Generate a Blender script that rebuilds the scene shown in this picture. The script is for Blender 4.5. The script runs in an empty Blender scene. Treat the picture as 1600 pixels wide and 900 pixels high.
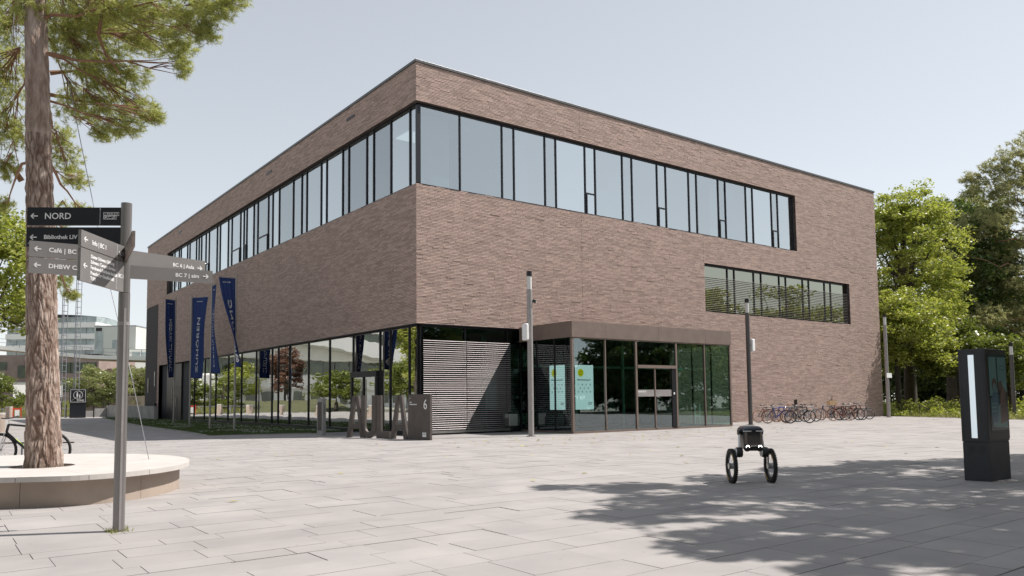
import bpy, bmesh, math, random
import numpy as np
from mathutils import Vector, Matrix, noise
R = math.radians
random.seed(7); rng = np.random.default_rng(7)
scene = bpy.context.scene
COL = scene.collection

# ------------------------------------------------------------------ camera, sky, sun, exposure
F_PX = 1214.54; PITCH, ROLL, YAW = 0.0718496, -0.0100823, 0.6383057
CAM = Vector((-16.073, -27.524, 1.5))
_f = Vector((math.sin(YAW)*math.cos(PITCH), math.cos(YAW)*math.cos(PITCH), math.sin(PITCH)))
_r = Vector((math.cos(YAW), -math.sin(YAW), 0)); _u = _r.cross(_f)
_cr, _sr = math.cos(ROLL), math.sin(ROLL)
CR = _cr*_r + _sr*_u; CU = -_sr*_r + _cr*_u; CF = _f
cam_data = bpy.data.cameras.new('camera'); cam = bpy.data.objects.new('camera', cam_data); COL.objects.link(cam)
cam.matrix_world = Matrix(((CR.x, CU.x, -CF.x, CAM.x), (CR.y, CU.y, -CF.y, CAM.y), (CR.z, CU.z, -CF.z, CAM.z), (0, 0, 0, 1)))
cam_data.sensor_width = 36; cam_data.lens = F_PX*36/1600
cam_data.shift_x = (800-784.354)/1600; cam_data.shift_y = (534.316-450)/1600
cam_data.clip_start = .1; cam_data.clip_end = 3000
scene.camera = cam
SUN_AZ, SUN_EL = R(-27.0), R(54.2)
world = bpy.data.worlds.new('World'); scene.world = world; world.use_nodes = True
wn = world.node_tree; wn.nodes.clear()
sky = wn.nodes.new('ShaderNodeTexSky'); sky.sky_type = 'NISHITA'; sky.sun_disc = False
sky.sun_elevation = SUN_EL; sky.sun_rotation = math.pi/2 - SUN_AZ
sky.air_density = 1.0; sky.dust_density = .25; sky.ozone_density = 1.0; sky.altitude = 150
hsv = wn.nodes.new('ShaderNodeHueSaturation'); hsv.inputs['Saturation'].default_value = .40
bg = wn.nodes.new('ShaderNodeBackground'); bg.inputs[1].default_value = 0.135
wo = wn.nodes.new('ShaderNodeOutputWorld')
gam = wn.nodes.new('ShaderNodeGamma'); gam.inputs[1].default_value = .60; wn.links.new(sky.outputs[0], gam.inputs[0]); hsv.inputs['Value'].default_value = 1.72
wn.links.new(gam.outputs[0], hsv.inputs['Color']); wn.links.new(hsv.outputs[0], bg.inputs[0]); wn.links.new(bg.outputs[0], wo.inputs[0])
sd = bpy.data.lights.new('sun', 'SUN'); sd.energy = 5.0; sd.angle = R(.5); sd.color = (1, .945, .89)
so = bpy.data.objects.new('sun', sd); COL.objects.link(so)
sdir = Vector((math.cos(SUN_AZ)*math.cos(SUN_EL), math.sin(SUN_AZ)*math.cos(SUN_EL), math.sin(SUN_EL)))
so.rotation_euler = sdir.to_track_quat('Z', 'Y').to_euler(); so.location = (0, 0, 60)
scene.view_settings.view_transform = 'Standard'; scene.view_settings.look = 'None'
scene.view_settings.exposure = 0.40; scene.view_settings.gamma = 1
scene.cycles.max_bounces = 8; scene.cycles.transparent_max_bounces = 12; scene.cycles.glossy_bounces = 4
scene.cycles.diffuse_bounces = 3; scene.cycles.transmission_bounces = 4; scene.cycles.caustics_reflective = False; scene.cycles.caustics_refractive = False

def at(x, y, depth):
    return CAM + depth*(CF + CR*((x-784.354)/F_PX) + CU*((534.316-y)/F_PX))
def px_of(v):
    d = Vector(v)-CAM; z = d.dot(CF)
    return (784.354+F_PX*d.dot(CR)/z, 534.316-F_PX*d.dot(CU)/z, z)

# ------------------------------------------------------------------ materials
def mat(name, col, rough=.6, metal=0, col2=None, scale=8, bump=0, bscale=None, island=0, spec=.5, stretch=None, detail=4, bdist=.01):
    m = bpy.data.materials.new(name); m.use_nodes = True; nt = m.node_tree; N = nt.nodes; L = nt.links
    b = N['Principled BSDF']; b.inputs['Roughness'].default_value = rough; b.inputs['Metallic'].default_value = metal
    b.inputs['Specular IOR Level'].default_value = spec
    c = (*col, 1); b.inputs['Base Color'].default_value = c
    tc = N.new('ShaderNodeNewGeometry'); mp = N.new('ShaderNodeMapping'); L.new(tc.outputs['Position'], mp.inputs[0])
    if stretch: mp.inputs['Scale'].default_value = stretch
    out = None
    if col2 is not None:
        nz = N.new('ShaderNodeTexNoise'); nz.inputs['Scale'].default_value = scale; nz.inputs['Detail'].default_value = detail
        L.new(mp.outputs[0], nz.inputs['Vector'])
        rp = N.new('ShaderNodeMapRange'); rp.inputs[1].default_value = .32; rp.inputs[2].default_value = .68
        L.new(nz.outputs[0], rp.inputs[0])
        mx = N.new('ShaderNodeMix'); mx.data_type = 'RGBA'; mx.inputs[6].default_value = c; mx.inputs[7].default_value = (*col2, 1)
        L.new(rp.outputs[0], mx.inputs[0]); out = mx.outputs[2]
    if island:
        oi = N.new('ShaderNodeObjectInfo'); ad = N.new('ShaderNodeMath'); ad.operation = 'ADD'; fr = N.new('ShaderNodeMath'); fr.operation = 'FRACT'
        L.new(tc.outputs['Random Per Island'], ad.inputs[0]); L.new(oi.outputs['Random'], ad.inputs[1]); L.new(ad.outputs[0], fr.inputs[0])
        mr = N.new('ShaderNodeMapRange'); mr.inputs[3].default_value = 1-island; mr.inputs[4].default_value = 1+island
        L.new(fr.outputs[0], mr.inputs[0])
        hs = N.new('ShaderNodeHueSaturation'); L.new(mr.outputs[0], hs.inputs['Value'])
        if out: L.new(out, hs.inputs['Color'])
        else: hs.inputs['Color'].default_value = c
        out = hs.outputs[0]
    if out: L.new(out, b.inputs['Base Color'])
    if bump:
        n2 = N.new('ShaderNodeTexNoise'); n2.inputs['Scale'].default_value = bscale or scale*6; n2.inputs['Detail'].default_value = 5
        L.new(mp.outputs[0], n2.inputs['Vector'])
        bp = N.new('ShaderNodeBump'); bp.inputs['Strength'].default_value = bump; bp.inputs['Distance'].default_value = bdist
        L.new(n2.outputs[0], bp.inputs['Height']); L.new(bp.outputs[0], b.inputs['Normal'])
    return m

def leaf_mat(name, a, b_, trans=.35, rough=.40):
    m = bpy.data.materials.new(name); m.use_nodes = True; nt = m.node_tree; N = nt.nodes; L = nt.links; N.clear()
    g = N.new('ShaderNodeNewGeometry'); rp = N.new('ShaderNodeMix'); rp.data_type = 'RGBA'
    rp.inputs[6].default_value = (*a, 1); rp.inputs[7].default_value = (*b_, 1); L.new(g.outputs['Random Per Island'], rp.inputs[0])
    p = N.new('ShaderNodeBsdfPrincipled'); p.inputs['Roughness'].default_value = rough; L.new(rp.outputs[2], p.inputs['Base Color'])
    t = N.new('ShaderNodeBsdfTranslucent'); hs = N.new('ShaderNodeHueSaturation'); hs.inputs['Value'].default_value = 1.5; hs.inputs['Saturation'].default_value = 1.1
    L.new(rp.outputs[2], hs.inputs['Color']); L.new(hs.outputs[0], t.inputs[0])
    x = N.new('ShaderNodeMixShader'); x.inputs[0].default_value = trans; L.new(p.outputs[0], x.inputs[1]); L.new(t.outputs[0], x.inputs[2])
    o = N.new('ShaderNodeOutputMaterial'); L.new(x.outputs[0], o.inputs[0]); return m

def glass_mat(name, tint, refl, rcol=(.9, .93, .95), wave=.0, fres=1.0, vary=0):
    m = bpy.data.materials.new(name); m.use_nodes = True; nt = m.node_tree; N = nt.nodes; L = nt.links; N.clear()
    t = N.new('ShaderNodeBsdfTransparent'); t.inputs[0].default_value = (*tint, 1)
    g = N.new('ShaderNodeBsdfGlossy'); g.inputs['Roughness'].default_value = 0.0; g.inputs[0].default_value = (*rcol, 1)
    fr = N.new('ShaderNodeFresnel'); fr.inputs[0].default_value = 1.5
    mu = N.new('ShaderNodeMath'); mu.operation = 'MULTIPLY_ADD'; mu.inputs[1].default_value = fres; mu.inputs[2].default_value = refl; mu.use_clamp = True
    L.new(fr.outputs[0], mu.inputs[0])
    if vary:
        oi = N.new('ShaderNodeObjectInfo'); mr = N.new('ShaderNodeMapRange'); mr.inputs[3].default_value = refl-vary; mr.inputs[4].default_value = refl+vary
        L.new(oi.outputs['Random'], mr.inputs[0]); L.new(mr.outputs[0], mu.inputs[2])
    gb = N.new('ShaderNodeNewGeometry'); iv = N.new('ShaderNodeMath'); iv.operation = 'SUBTRACT'; iv.inputs[0].default_value = 1; L.new(gb.outputs['Backfacing'], iv.inputs[1])
    m2 = N.new('ShaderNodeMath'); m2.operation = 'MULTIPLY'; L.new(mu.outputs[0], m2.inputs[0]); L.new(iv.outputs[0], m2.inputs[1]); mu = m2
    if wave:
        geo = N.new('ShaderNodeNewGeometry'); nz = N.new('ShaderNodeTexNoise'); nz.inputs['Scale'].default_value = .9; nz.inputs['Detail'].default_value = 1
        L.new(geo.outputs['Position'], nz.inputs['Vector']); bp = N.new('ShaderNodeBump'); bp.inputs['Strength'].default_value = wave; bp.inputs['Distance'].default_value = .01
        L.new(nz.outputs[0], bp.inputs['Height']); L.new(bp.outputs[0], g.inputs['Normal'])
    x = N.new('ShaderNodeMixShader'); L.new(mu.outputs[0], x.inputs[0]); L.new(t.outputs[0], x.inputs[1]); L.new(g.outputs[0], x.inputs[2])
    o = N.new('ShaderNodeOutputMaterial'); L.new(x.outputs[0], o.inputs[0]); return m

def emit_mat(name, col, s=1.0, base=(.02, .02, .02)):
    m = bpy.data.materials.new(name); m.use_nodes = True; b = m.node_tree.nodes['Principled BSDF']
    b.inputs['Base Color'].default_value = (*base, 1); b.inputs['Emission Color'].default_value = (*col, 1); b.inputs['Emission Strength'].default_value = s
    b.inputs['Roughness'].default_value = .3; return m

M = {}
M['brick'] = mat('clinker_brick', (.355, .238, .200), .8, col2=(.46, .365, .32), scale=9, island=.20, bump=.35, bscale=60, bdist=.004, spec=.35, stretch=(1, 1, 5))
M['mortar'] = mat('dark_mortar', (.065, .050, .045), .95, col2=(.12, .10, .09), scale=3)
M['slab'] = mat('concrete_slab', (.355, .332, .320), .88, col2=(.30, .283, .275), scale=1.3, island=.045, bump=.25, bscale=140, bdist=.003, spec=.25)
def add_spots(m, scale, thr, col):
    nt = m.node_tree; N = nt.nodes; L = nt.links; b = N['Principled BSDF']; src = b.inputs['Base Color'].links[0].from_socket
    g = N.new('ShaderNodeNewGeometry'); v = N.new('ShaderNodeTexVoronoi'); v.inputs['Scale'].default_value = scale; L.new(g.outputs['Position'], v.inputs['Vector'])
    c = N.new('ShaderNodeMath'); c.operation = 'LESS_THAN'; c.inputs[1].default_value = thr; L.new(v.outputs['Distance'], c.inputs[0])
    nz = N.new('ShaderNodeTexNoise'); nz.inputs['Scale'].default_value = .35; nz.inputs['Detail'].default_value = 6; L.new(g.outputs['Position'], nz.inputs['Vector'])
    r = N.new('ShaderNodeMapRange'); r.inputs[1].default_value = .45; r.inputs[2].default_value = .62; r.inputs[4].default_value = .55; L.new(nz.outputs[0], r.inputs[0])
    mu = N.new('ShaderNodeMath'); mu.operation = 'MULTIPLY'; L.new(c.outputs[0], mu.inputs[0]); L.new(r.outputs[0], mu.inputs[1])
    r2 = N.new('ShaderNodeMapRange'); r2.inputs[1].default_value = .42; r2.inputs[2].default_value = .70; r2.inputs[4].default_value = .22; L.new(nz.outputs[0], r2.inputs[0])
    mx = N.new('ShaderNodeMath'); mx.operation = 'MAXIMUM'; L.new(mu.outputs[0], mx.inputs[0]); L.new(r2.outputs[0], mx.inputs[1])
    x = N.new('ShaderNodeMix'); x.data_type = 'RGBA'; x.inputs[7].default_value = (*col, 1); L.new(src, x.inputs[6]); L.new(mx.outputs[0], x.inputs[0]); L.new(x.outputs[2], b.inputs['Base Color'])
add_spots(M['slab'], 3.2, .07, (.19, .175, .165))
M['joint'] = mat('joint_sand', (.12, .108, .095), .95, col2=(.16, .15, .12), scale=5)
M['concrete'] = mat('bench_concrete', (.40, .325, .27), .85, col2=(.33, .27, .225), scale=1.7, bump=.15, bscale=60, bdist=.004)
M['bench_top'] = mat('bench_top_concrete', (.52, .49, .465), .8, col2=(.46, .43, .40), scale=2.3, bump=.12, bscale=80, bdist=.003)
M['old_concrete'] = mat('weathered_concrete', (.33, .32, .305), .9, col2=(.23, .225, .215), scale=.9, bump=.3, bscale=20)
M['frame'] = mat('dark_anodised_frame', (.022, .022, .026), .38, .5)
M['bronze'] = mat('bronze_cladding', (.165, .125, .105), .5, .15, col2=(.20, .155, .13), scale=2)
M['coping'] = mat('grey_metal_coping', (.10, .10, .10), .4, .6)
M['louvre'] = mat('dark_louvre', (.045, .038, .038), .8, 0)
M['door'] = mat('dark_door_panel', (.075, .065, .062), .45, .4, col2=(.09, .08, .075), scale=1)
M['steel'] = mat('brushed_steel', (.42, .42, .41), .32, .9, col2=(.36, .36, .35), scale=30, stretch=(1, 1, .1))
M['pole'] = mat('grey_painted_pole', (.30, .28, .275), .38, .25, col2=(.35, .33, .325), scale=7)
M['post'] = mat('signpost_metal', (.24, .225, .22), .32, .55)
M['pole_backlit'] = mat('backlit_grey_pole', (.10, .095, .095), .4, .3)  # darker copy of the pole grey, backlit tone put into the colour
M['pole_light'] = mat('light_grey_pole', (.30, .285, .275), .4, .5)
M['blind'] = mat('aluminium_blind_slat', (.40, .355, .35), .5, .1)
M['blind_dark'] = mat('bronze_blind_slat', (.06, .055, .045), .4, .5)
M['navy'] = mat('navy_flag_cloth', (.020, .038, .125), .8, col2=(.026, .048, .15), scale=4, spec=.2)
M['white'] = mat('white_paint', (.78, .78, .78), .5)
M['black'] = mat('black_plastic', (.012, .012, .014), .35)
M['rubber'] = mat('black_rubber', (.018, .018, .018), .8, col2=(.028, .027, .026), scale=30)
M['anthracite'] = mat('anthracite_sign', (.018, .020, .026), .35, .2)
M['sign_grey'] = mat('grey_sign_panel', (.20, .19, .185), .5, .2, col2=(.215, .205, .20), scale=6)
M['kiosk'] = mat('kiosk_black_metal', (.028, .030, .036), .42, .3, col2=(.034, .036, .042), scale=3)
M['lit_strip'] = emit_mat('lit_white_strip', (.80, .93, 1.0), .42, (.6, .62, .64))
M['screen_dark'] = mat('screen_dark_teal', (.02, .045, .05), .2)
M['screen_a'] = mat('screen_pale_teal', (.12, .22, .22), .2)
M['screen_b'] = mat('screen_brown', (.11, .075, .065), .2)
M['screen_c'] = mat('screen_blue', (.07, .13, .18), .2)
M['aula'] = mat('dark_bronze_letter', (.080, .066, .060), .55, .3, col2=(.10, .084, .076), scale=5)
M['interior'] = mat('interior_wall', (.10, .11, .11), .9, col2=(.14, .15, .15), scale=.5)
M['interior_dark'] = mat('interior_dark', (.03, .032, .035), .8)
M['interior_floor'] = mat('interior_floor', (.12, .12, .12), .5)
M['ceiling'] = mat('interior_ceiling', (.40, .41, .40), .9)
M['column'] = mat('pale_green_column', (.22, .42, .36), .5)
M['curtain'] = mat('pale_curtain', (.42, .45, .47), .8)
M['g_upper'] = glass_mat('upper_glass', (.72, .80, .80), .52, (.85, .90, .91), .3, .9, .16)
M['g_ground'] = glass_mat('ground_glass', (.30, .42, .40), .68, (.97, .98, .96), .35, .9)
M['g_vest'] = glass_mat('vestibule_glass', (.62, .75, .69), .17, (.76, .88, .93), 0, 1.3)
M['g_blind'] = glass_mat('glass_behind_blinds', (.45, .58, .52), .02, (.8, .9, .9), 0, .7)
M['g_win'] = glass_mat('lower_window_glass', (.16, .2, .18), .34, (.85, .85, .70), .2, .8)
M['poster'] = emit_mat('lit_display', (.80, .88, 1.0), .80, (.2, .3, .3))
M['yellow'] = emit_mat('yellow_disc', (.85, .68, .0), .6, (.4, .35, .02))
M['ink'] = mat('dark_print', (.02, .06, .06), .6)
M['bark'] = mat('pine_bark', (.24, .17, .135), .95, col2=(.50, .41, .355), scale=9, bump=.9, bscale=45, bdist=.012, stretch=(1, 1, .4))
_bk = M['bark']; _nt = _bk.node_tree; _at = _nt.nodes.new('ShaderNodeAttribute'); _at.attribute_name = 'crack'; _mx = _nt.nodes.new('ShaderNodeMix'); _mx.data_type = 'RGBA'; _mx.inputs[6].default_value = (.115, .065, .045, 1)
_src = _nt.nodes['Principled BSDF'].inputs['Base Color'].links[0].from_socket; _nt.links.new(_at.outputs['Fac'], _mx.inputs[0]); _nt.links.new(_src, _mx.inputs[7]); _nt.links.new(_mx.outputs[2], _nt.nodes['Principled BSDF'].inputs['Base Color'])
M['bark_plate'] = mat('pine_bark_plate', (.30, .225, .185), .95, col2=(.20, .145, .115), scale=9, island=.3, bump=.8, bscale=40, bdist=.01, stretch=(1, 1, .4))
M['limb'] = mat('reddish_limb', (.19, .095, .055), .9, col2=(.27, .16, .10), scale=12, bump=.4, bscale=40)
M['trunk'] = mat('dark_tree_bark', (.055, .045, .036), .95, col2=(.09, .075, .06), scale=4, bump=.8, bscale=14, bdist=.03)
M['needle'] = leaf_mat('pine_needles', (.19, .225, .06), (.50, .50, .19), .5)
M['needle_dark'] = leaf_mat('grey_green_needles', (.17, .19, .07), (.38, .36, .18), .45)
M['leaf_bright'] = leaf_mat('bright_leaves', (.19, .235, .035), (.38, .39, .11), .45)
M['leaf_mid'] = leaf_mat('mid_green_leaves', (.10, .135, .025), (.20, .22, .055), .4)
M['leaf_dark'] = leaf_mat('deep_green_leaves', (.050, .085, .022), (.11, .145, .04), .35)
M['leaf_red'] = leaf_mat('copper_leaves', (.13, .06, .04), (.20, .12, .08), .3)
M['grass'] = leaf_mat('lawn_grass', (.050, .085, .018), (.085, .125, .03), .3)
M['dry_grass'] = leaf_mat('meadow_grass', (.20, .22, .06), (.30, .29, .12), .35)
M['clover'] = mat('white_clover', (.62, .66, .60), .8)
M['soil'] = mat('soil', (.07, .065, .04), .95, col2=(.10, .11, .04), scale=2)
M['gravel'] = mat('grey_gravel', (.16, .15, .145), .9, col2=(.30, .29, .28), scale=40, bump=.5)
M['asphalt'] = mat('far_ground', (.30, .29, .27), .95, col2=(.22, .23, .16), scale=.05)
M['far_white'] = mat('white_facade', (.80, .79, .77), .7, col2=(.73, .73, .71), scale=.4)
M['far_glass'] = mat('pale_far_glass', (.20, .25, .25), .3, .0, col2=(.36, .42, .42), scale=.8, spec=.9)
M['far_dark'] = mat('dark_far_glass', (.035, .045, .04), .1, col2=(.08, .11, .06), scale=.6, spec=.9)
M['far_brick'] = mat('far_brown_brick', (.22, .165, .145), .9, col2=(.28, .22, .195), scale=.8)
M['cube'] = mat('frosted_glass_cube', (.60, .60, .56), .5, col2=(.52, .54, .50), scale=.2)
M['galv'] = mat('galvanised_steel', (.34, .35, .38), .45, .6)
M['red'] = mat('red_paint', (.60, .055, .03), .5)
M['saddle'] = mat('tan_leather', (.32, .11, .03), .6)
M['tan_tyre'] = mat('tan_tyre', (.33, .15, .07), .7)
M['chrome'] = mat('chrome', (.6, .6, .6), .2, 1)
M['crate'] = mat('pale_crate_wood', (.62, .45, .26), .7, col2=(.5, .34, .18), scale=9)
M['lime'] = mat('lime_paint', (.38, .60, .03), .4)
M['dead_leaf'] = mat('fallen_leaf', (.36, .32, .06), .8, island=.4)
M['lens'] = mat('frosted_lamp_cover', (.62, .62, .60), .35)
M['headlight'] = emit_mat('headlight', (1, .97, .9), 9)
def paint(n, c): return mat(n, c, .3, .1)

# ------------------------------------------------------------------ mesh helpers
class MB:
    def __init__(s): s.v = []; s.f = []
    def quad8(s, P):
        o = len(s.v); s.v += [tuple(p) for p in P]
        s.f += [(o, o+3, o+2, o+1), (o+4, o+5, o+6, o+7), (o, o+1, o+5, o+4), (o+1, o+2, o+6, o+5), (o+2, o+3, o+7, o+6), (o+3, o, o+4, o+7)]; return s
    def box(s, x0, x1, y0, y1, z0, z1):
        if x0 > x1: x0, x1 = x1, x0
        if y0 > y1: y0, y1 = y1, y0
        if z0 > z1: z0, z1 = z1, z0
        return s.quad8([(x0, y0, z0), (x1, y0, z0), (x1, y1, z0), (x0, y1, z0), (x0, y0, z1), (x1, y0, z1), (x1, y1, z1), (x0, y1, z1)])
    def bar(s, a, b, w, h=None, up=(0, 0, 1)):      # rectangular bar from a to b
        a = Vector(a); b = Vector(b); h = h or w; d = (b-a).normalized(); u = Vector(up)
        if abs(d.dot(u)) > .98: u = Vector((1, 0, 0))
        r = d.cross(u).normalized(); u = r.cross(d)
        P = [a - r*w/2 - u*h/2, a + r*w/2 - u*h/2, a + r*w/2 + u*h/2, a - r*w/2 + u*h/2]
        return s.quad8(P + [p + (b-a) for p in P])
    def tube(s, pts, rad, n=8, cap=True):
        pts = [Vector(p) for p in pts]
        if not hasattr(rad, '__len__'): rad = [rad]*len(pts)
        o0 = len(s.v); prev = None
        for i, p in enumerate(pts):
            d = (pts[min(i+1, len(pts)-1)] - pts[max(i-1, 0)]).normalized()
            if prev is None:
                a = Vector((0, 0, 1)) if abs(d.z) < .9 else Vector((1, 0, 0)); x = d.cross(a).normalized()
            else: x = (prev - d*prev.dot(d)).normalized()
            y = d.cross(x); prev = x
            for k in range(n):
                t = 2*math.pi*k/n; s.v.append(tuple(p + rad[i]*(math.cos(t)*x + math.sin(t)*y)))
        for i in range(len(pts)-1):
            for k in range(n):
                a = o0+i*n+k; b = o0+i*n+(k+1) % n; s.f.append((a, b, b+n, a+n))
        if cap:
            s.f.append(tuple(o0+k for k in reversed(range(n)))); e = o0+(len(pts)-1)*n; s.f.append(tuple(e+k for k in range(n)))
        return s
    def torus(s, c, axis, R_, r, n=28, m=8, squash=1.0):
        c = Vector(c); ax = Vector(axis).normalized(); a = Vector((0, 0, 1)) if abs(ax.z) < .9 else Vector((1, 0, 0)); x = ax.cross(a).normalized(); y = ax.cross(x)
        o = len(s.v)
        for i in range(n):
            t = 2*math.pi*i/n; d = math.cos(t)*x + math.sin(t)*y
            for k in range(m):
                q = 2*math.pi*k/m; s.v.append(tuple(c + d*(R_ + r*math.cos(q)) + ax*(r*squash*math.sin(q))))
        for i in range(n):
            for k in range(m):
                s.f.append((o+i*m+k, o+((i+1) % n)*m+k, o+((i+1) % n)*m+(k+1) % m, o+i*m+(k+1) % m))
        return s
    def prism(s, poly, z0, z1):   # poly list of (x,y) ccw
        o = len(s.v); n = len(poly); s.v += [(x, y, z0) for x, y in poly] + [(x, y, z1) for x, y in poly]
        s.f.append(tuple(o+k for k in reversed(range(n)))); s.f.append(tuple(o+n+k for k in range(n)))
        for k in range(n): s.f.append((o+k, o+(k+1) % n, o+n+(k+1) % n, o+n+k))
        return s
    def ball(s, c, r, n=10, m=6, sc=(1, 1, 1)):
        o = len(s.v)
        for i in range(m+1):
            th = math.pi*i/m
            for k in range(n):
                t = 2*math.pi*k/n; s.v.append((c[0]+r*sc[0]*math.sin(th)*math.cos(t), c[1]+r*sc[1]*math.sin(th)*math.sin(t), c[2]+r*sc[2]*math.cos(th)))
        for i in range(m):
            for k in range(n):
                s.f.append((o+i*n+k, o+(i+1)*n+k, o+(i+1)*n+(k+1) % n, o+i*n+(k+1) % n))
        return s
    def build(s, name, m, parent=None, smooth=False, bevel=0):
        me = bpy.data.meshes.new(name); me.from_pydata(s.v, [], s.f); me.update(); me.validate()
        return link(name, me, m, parent, smooth, bevel)
def link(name, me, m, parent=None, smooth=False, bevel=0):
    o = bpy.data.objects.new(name, me); COL.objects.link(o)
    if m is not None and not me.materials: me.materials.append(m if not isinstance(m, str) else M[m])
    if parent: o.parent = parent
    if smooth:
        me.polygons.foreach_set('use_smooth', [True]*len(me.polygons))
        if hasattr(me, 'set_sharp_from_angle'): me.set_sharp_from_angle(angle=R(40))
    if bevel:
        b = o.modifiers.new('bevel', 'BEVEL'); b.width = bevel; b.segments = 2; b.limit_method = 'ANGLE'
    return o
def B(): return MB()
def tag(o, label=None, cat=None, group=None, kind=None):
    if label: o['label'] = label
    if cat: o['category'] = cat
    if group: o['group'] = group
    if kind: o['kind'] = kind
    return o
def empty(name, loc=(0, 0, 0), rz=0, parent=None):
    o = bpy.data.objects.new(name, None); COL.objects.link(o); o.location = loc; o.rotation_euler = (0, 0, rz); o.empty_display_size = .2
    if parent: o.parent = parent
    return o
def thing(name, label, cat, loc=(0, 0, 0), rz=0, group=None): return tag(empty(name, loc, rz), label, cat, group)
def kids(o): return [c for c in o.children]
def copy_tree(o, parent=None):
    c = o.copy(); COL.objects.link(c)
    if parent: c.parent = parent; c.matrix_parent_inverse = o.matrix_parent_inverse
    for ch in kids(o): copy_tree(ch, c)
    return c
def from_np(name, V, Fq, m, parent=None):
    me = bpy.data.meshes.new(name); n = len(V); k = Fq.shape[1]
    me.vertices.add(n); me.vertices.foreach_set('co', np.ascontiguousarray(V, dtype=np.float32).ravel())
    me.loops.add(Fq.size); me.loops.foreach_set('vertex_index', np.ascontiguousarray(Fq, dtype=np.int32).ravel())
    me.polygons.add(len(Fq)); me.polygons.foreach_set('loop_start', np.arange(0, Fq.size, k, dtype=np.int32))
    me.update(calc_edges=True); me.polygons.foreach_set('use_smooth', [False]*len(Fq)); return link(name, me, m, parent)
def np_boxes(lo, hi, faces=(0, 1, 2, 3, 4, 5)):
    n = len(lo); lo = np.asarray(lo, float); hi = np.asarray(hi, float)
    C = np.array([[0, 0, 0], [1, 0, 0], [1, 1, 0], [0, 1, 0], [0, 0, 1], [1, 0, 1], [1, 1, 1], [0, 1, 1]], float)
    V = lo[:, None, :] + (hi-lo)[:, None, :]*C[None]
    Fq = np.array([(0, 3, 2, 1), (4, 5, 6, 7), (0, 1, 5, 4), (1, 2, 6, 5), (2, 3, 7, 6), (3, 0, 4, 7)])[list(faces)]
    Fa = (Fq[None] + (np.arange(n)*8)[:, None, None]).reshape(-1, 4)
    return V.reshape(-1, 3), Fa
_unit = None
def unit_box():
    m = B().box(-.5, .5, -.5, .5, -.5, .5); me = bpy.data.meshes.new('unit_box'); me.from_pydata(m.v, [], m.f); me.update(); return me
def text_mesh(s, size, ext=.002, spacing=1.0, bold=0):
    c = bpy.data.curves.new('lettering', 'FONT'); c.body = s; c.size = size; c.extrude = ext; c.space_character = spacing; c.resolution_u = 3
    if bold: c.offset = bold
    o = bpy.data.objects.new('lettering_tmp', c); COL.objects.link(o)
    dg = bpy.context.evaluated_depsgraph_get(); me = bpy.data.meshes.new_from_object(o.evaluated_get(dg)); bpy.data.objects.remove(o); bpy.data.curves.remove(c)
    me.materials.clear(); return me
def text(s, size, m, parent, origin, right, up=(0, 0, 1), name='lettering', ext=.002, spacing=1.0, bold=0, align='left', sx=1.0):
    me = text_mesh(s, size, ext, spacing, bold); r = Vector(right).normalized(); u = Vector(up).normalized(); n = r.cross(u)
    xs = [v.co.x for v in me.vertices] or [0]; off = 0
    if align == 'right': off = -max(xs)
    if align == 'center': off = -(max(xs)+min(xs))/2
    for v in me.vertices:
        c = v.co.copy(); v.co = Vector(origin) + r*((c.x+off)*sx) + u*c.y + n*(c.z)
    return link(name, me, m, parent)

# ------------------------------------------------------------------ ground
gs = B(); gs.box(-900, 900, -900, 900, -.6, -.05); tag(gs.build('ground', 'asphalt'), kind='structure')
PLAZA = [(-26, -36), (34.4, -36), (32.6, -10.0), (34.8, -5.8), (35.2, -3.7), (36.9, 0.0), (37.0, 8), (-.2, 8), (-.2, 54), (2.5, 60), (2.5, 62), (-12.5, 68), (-26, 68)]
pj = B(); pj.prism([(-60, -60), (34.6, -60), (32.8, -10.0), (35.0, -5.8), (35.4, -3.7), (37.1, 0), (37.1, 8), (2.7, 8), (2.7, 61.5), (-12.5, 68.2), (-60, 72)], -.049, -.028)
tag(pj.build('plaza_bedding', 'joint'), kind='structure')
paving = tag(empty('paving'), kind='structure')
GRASS = [(-.32, 5.9), (-2.06, 5.85), (-6.16, 6.97), (-5.75, 11.5), (-5.55, 15.7), (-5.15, 25.2), (-2.6, 53.9), (-.85, 54), (-.85, 40.1), (-.32, 40.1)]
def inside(x, y, poly):
    c = False; j = len(poly)-1
    for i in range(len(poly)):
        xi, yi = poly[i]; xj, yj = poly[j]
        if (yi > y) != (yj > y) and x < (xj-xi)*(y-yi)/(yj-yi)+xi: c = not c
        j = i
    return c
lo = []; hi = []; y = -36.0
while y < 66:
    h = random.choice([.50, .70, .70, .50, .35]); x = -24 - random.random()
    xe = (32.6 if y < -8 else 34.6 + min(0, y)*.1) if y < 0 else 2.4
    if y < -10: xe = 32.5
    elif y < 0: xe = min(36.9, 33.0 + (y+10)*.38)
    if y >= 62: xe = -12.5
    while x < xe:
        w = random.choice([.60, .75, .9, 1.05, 1.2]); x1 = min(x+w, xe)
        cx, cy = (x+x1)/2, y+h/2
        ok = x1-x > .12 and not (cx > -.3 and cy > .1)
        if ok and (inside(cx, cy, GRASS)): ok = False
        if ok:
            j = random.random(); t = random.uniform(-.0018, .0018) if random.random() < .93 else random.uniform(-.006, -.003)
            lo.append((x+.004, y+.004, -.028)); hi.append((x1-.004, y+h-.004, t))
        x = x1
    y += h
lo = np.array(lo); hi = np.array(hi); ctr = (lo+hi)/2; vis = []
for i, c in enumerate(ctr):
    px, py, z = px_of(c)
    vis.append(z if (z > 0 and -30 < px < 1630 and py < 930) else 1e6+i)
order = np.argsort(vis); near = order[:300]; rest = order[300:]
ub = unit_box(); ub.materials.append(M['slab'])
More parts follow.
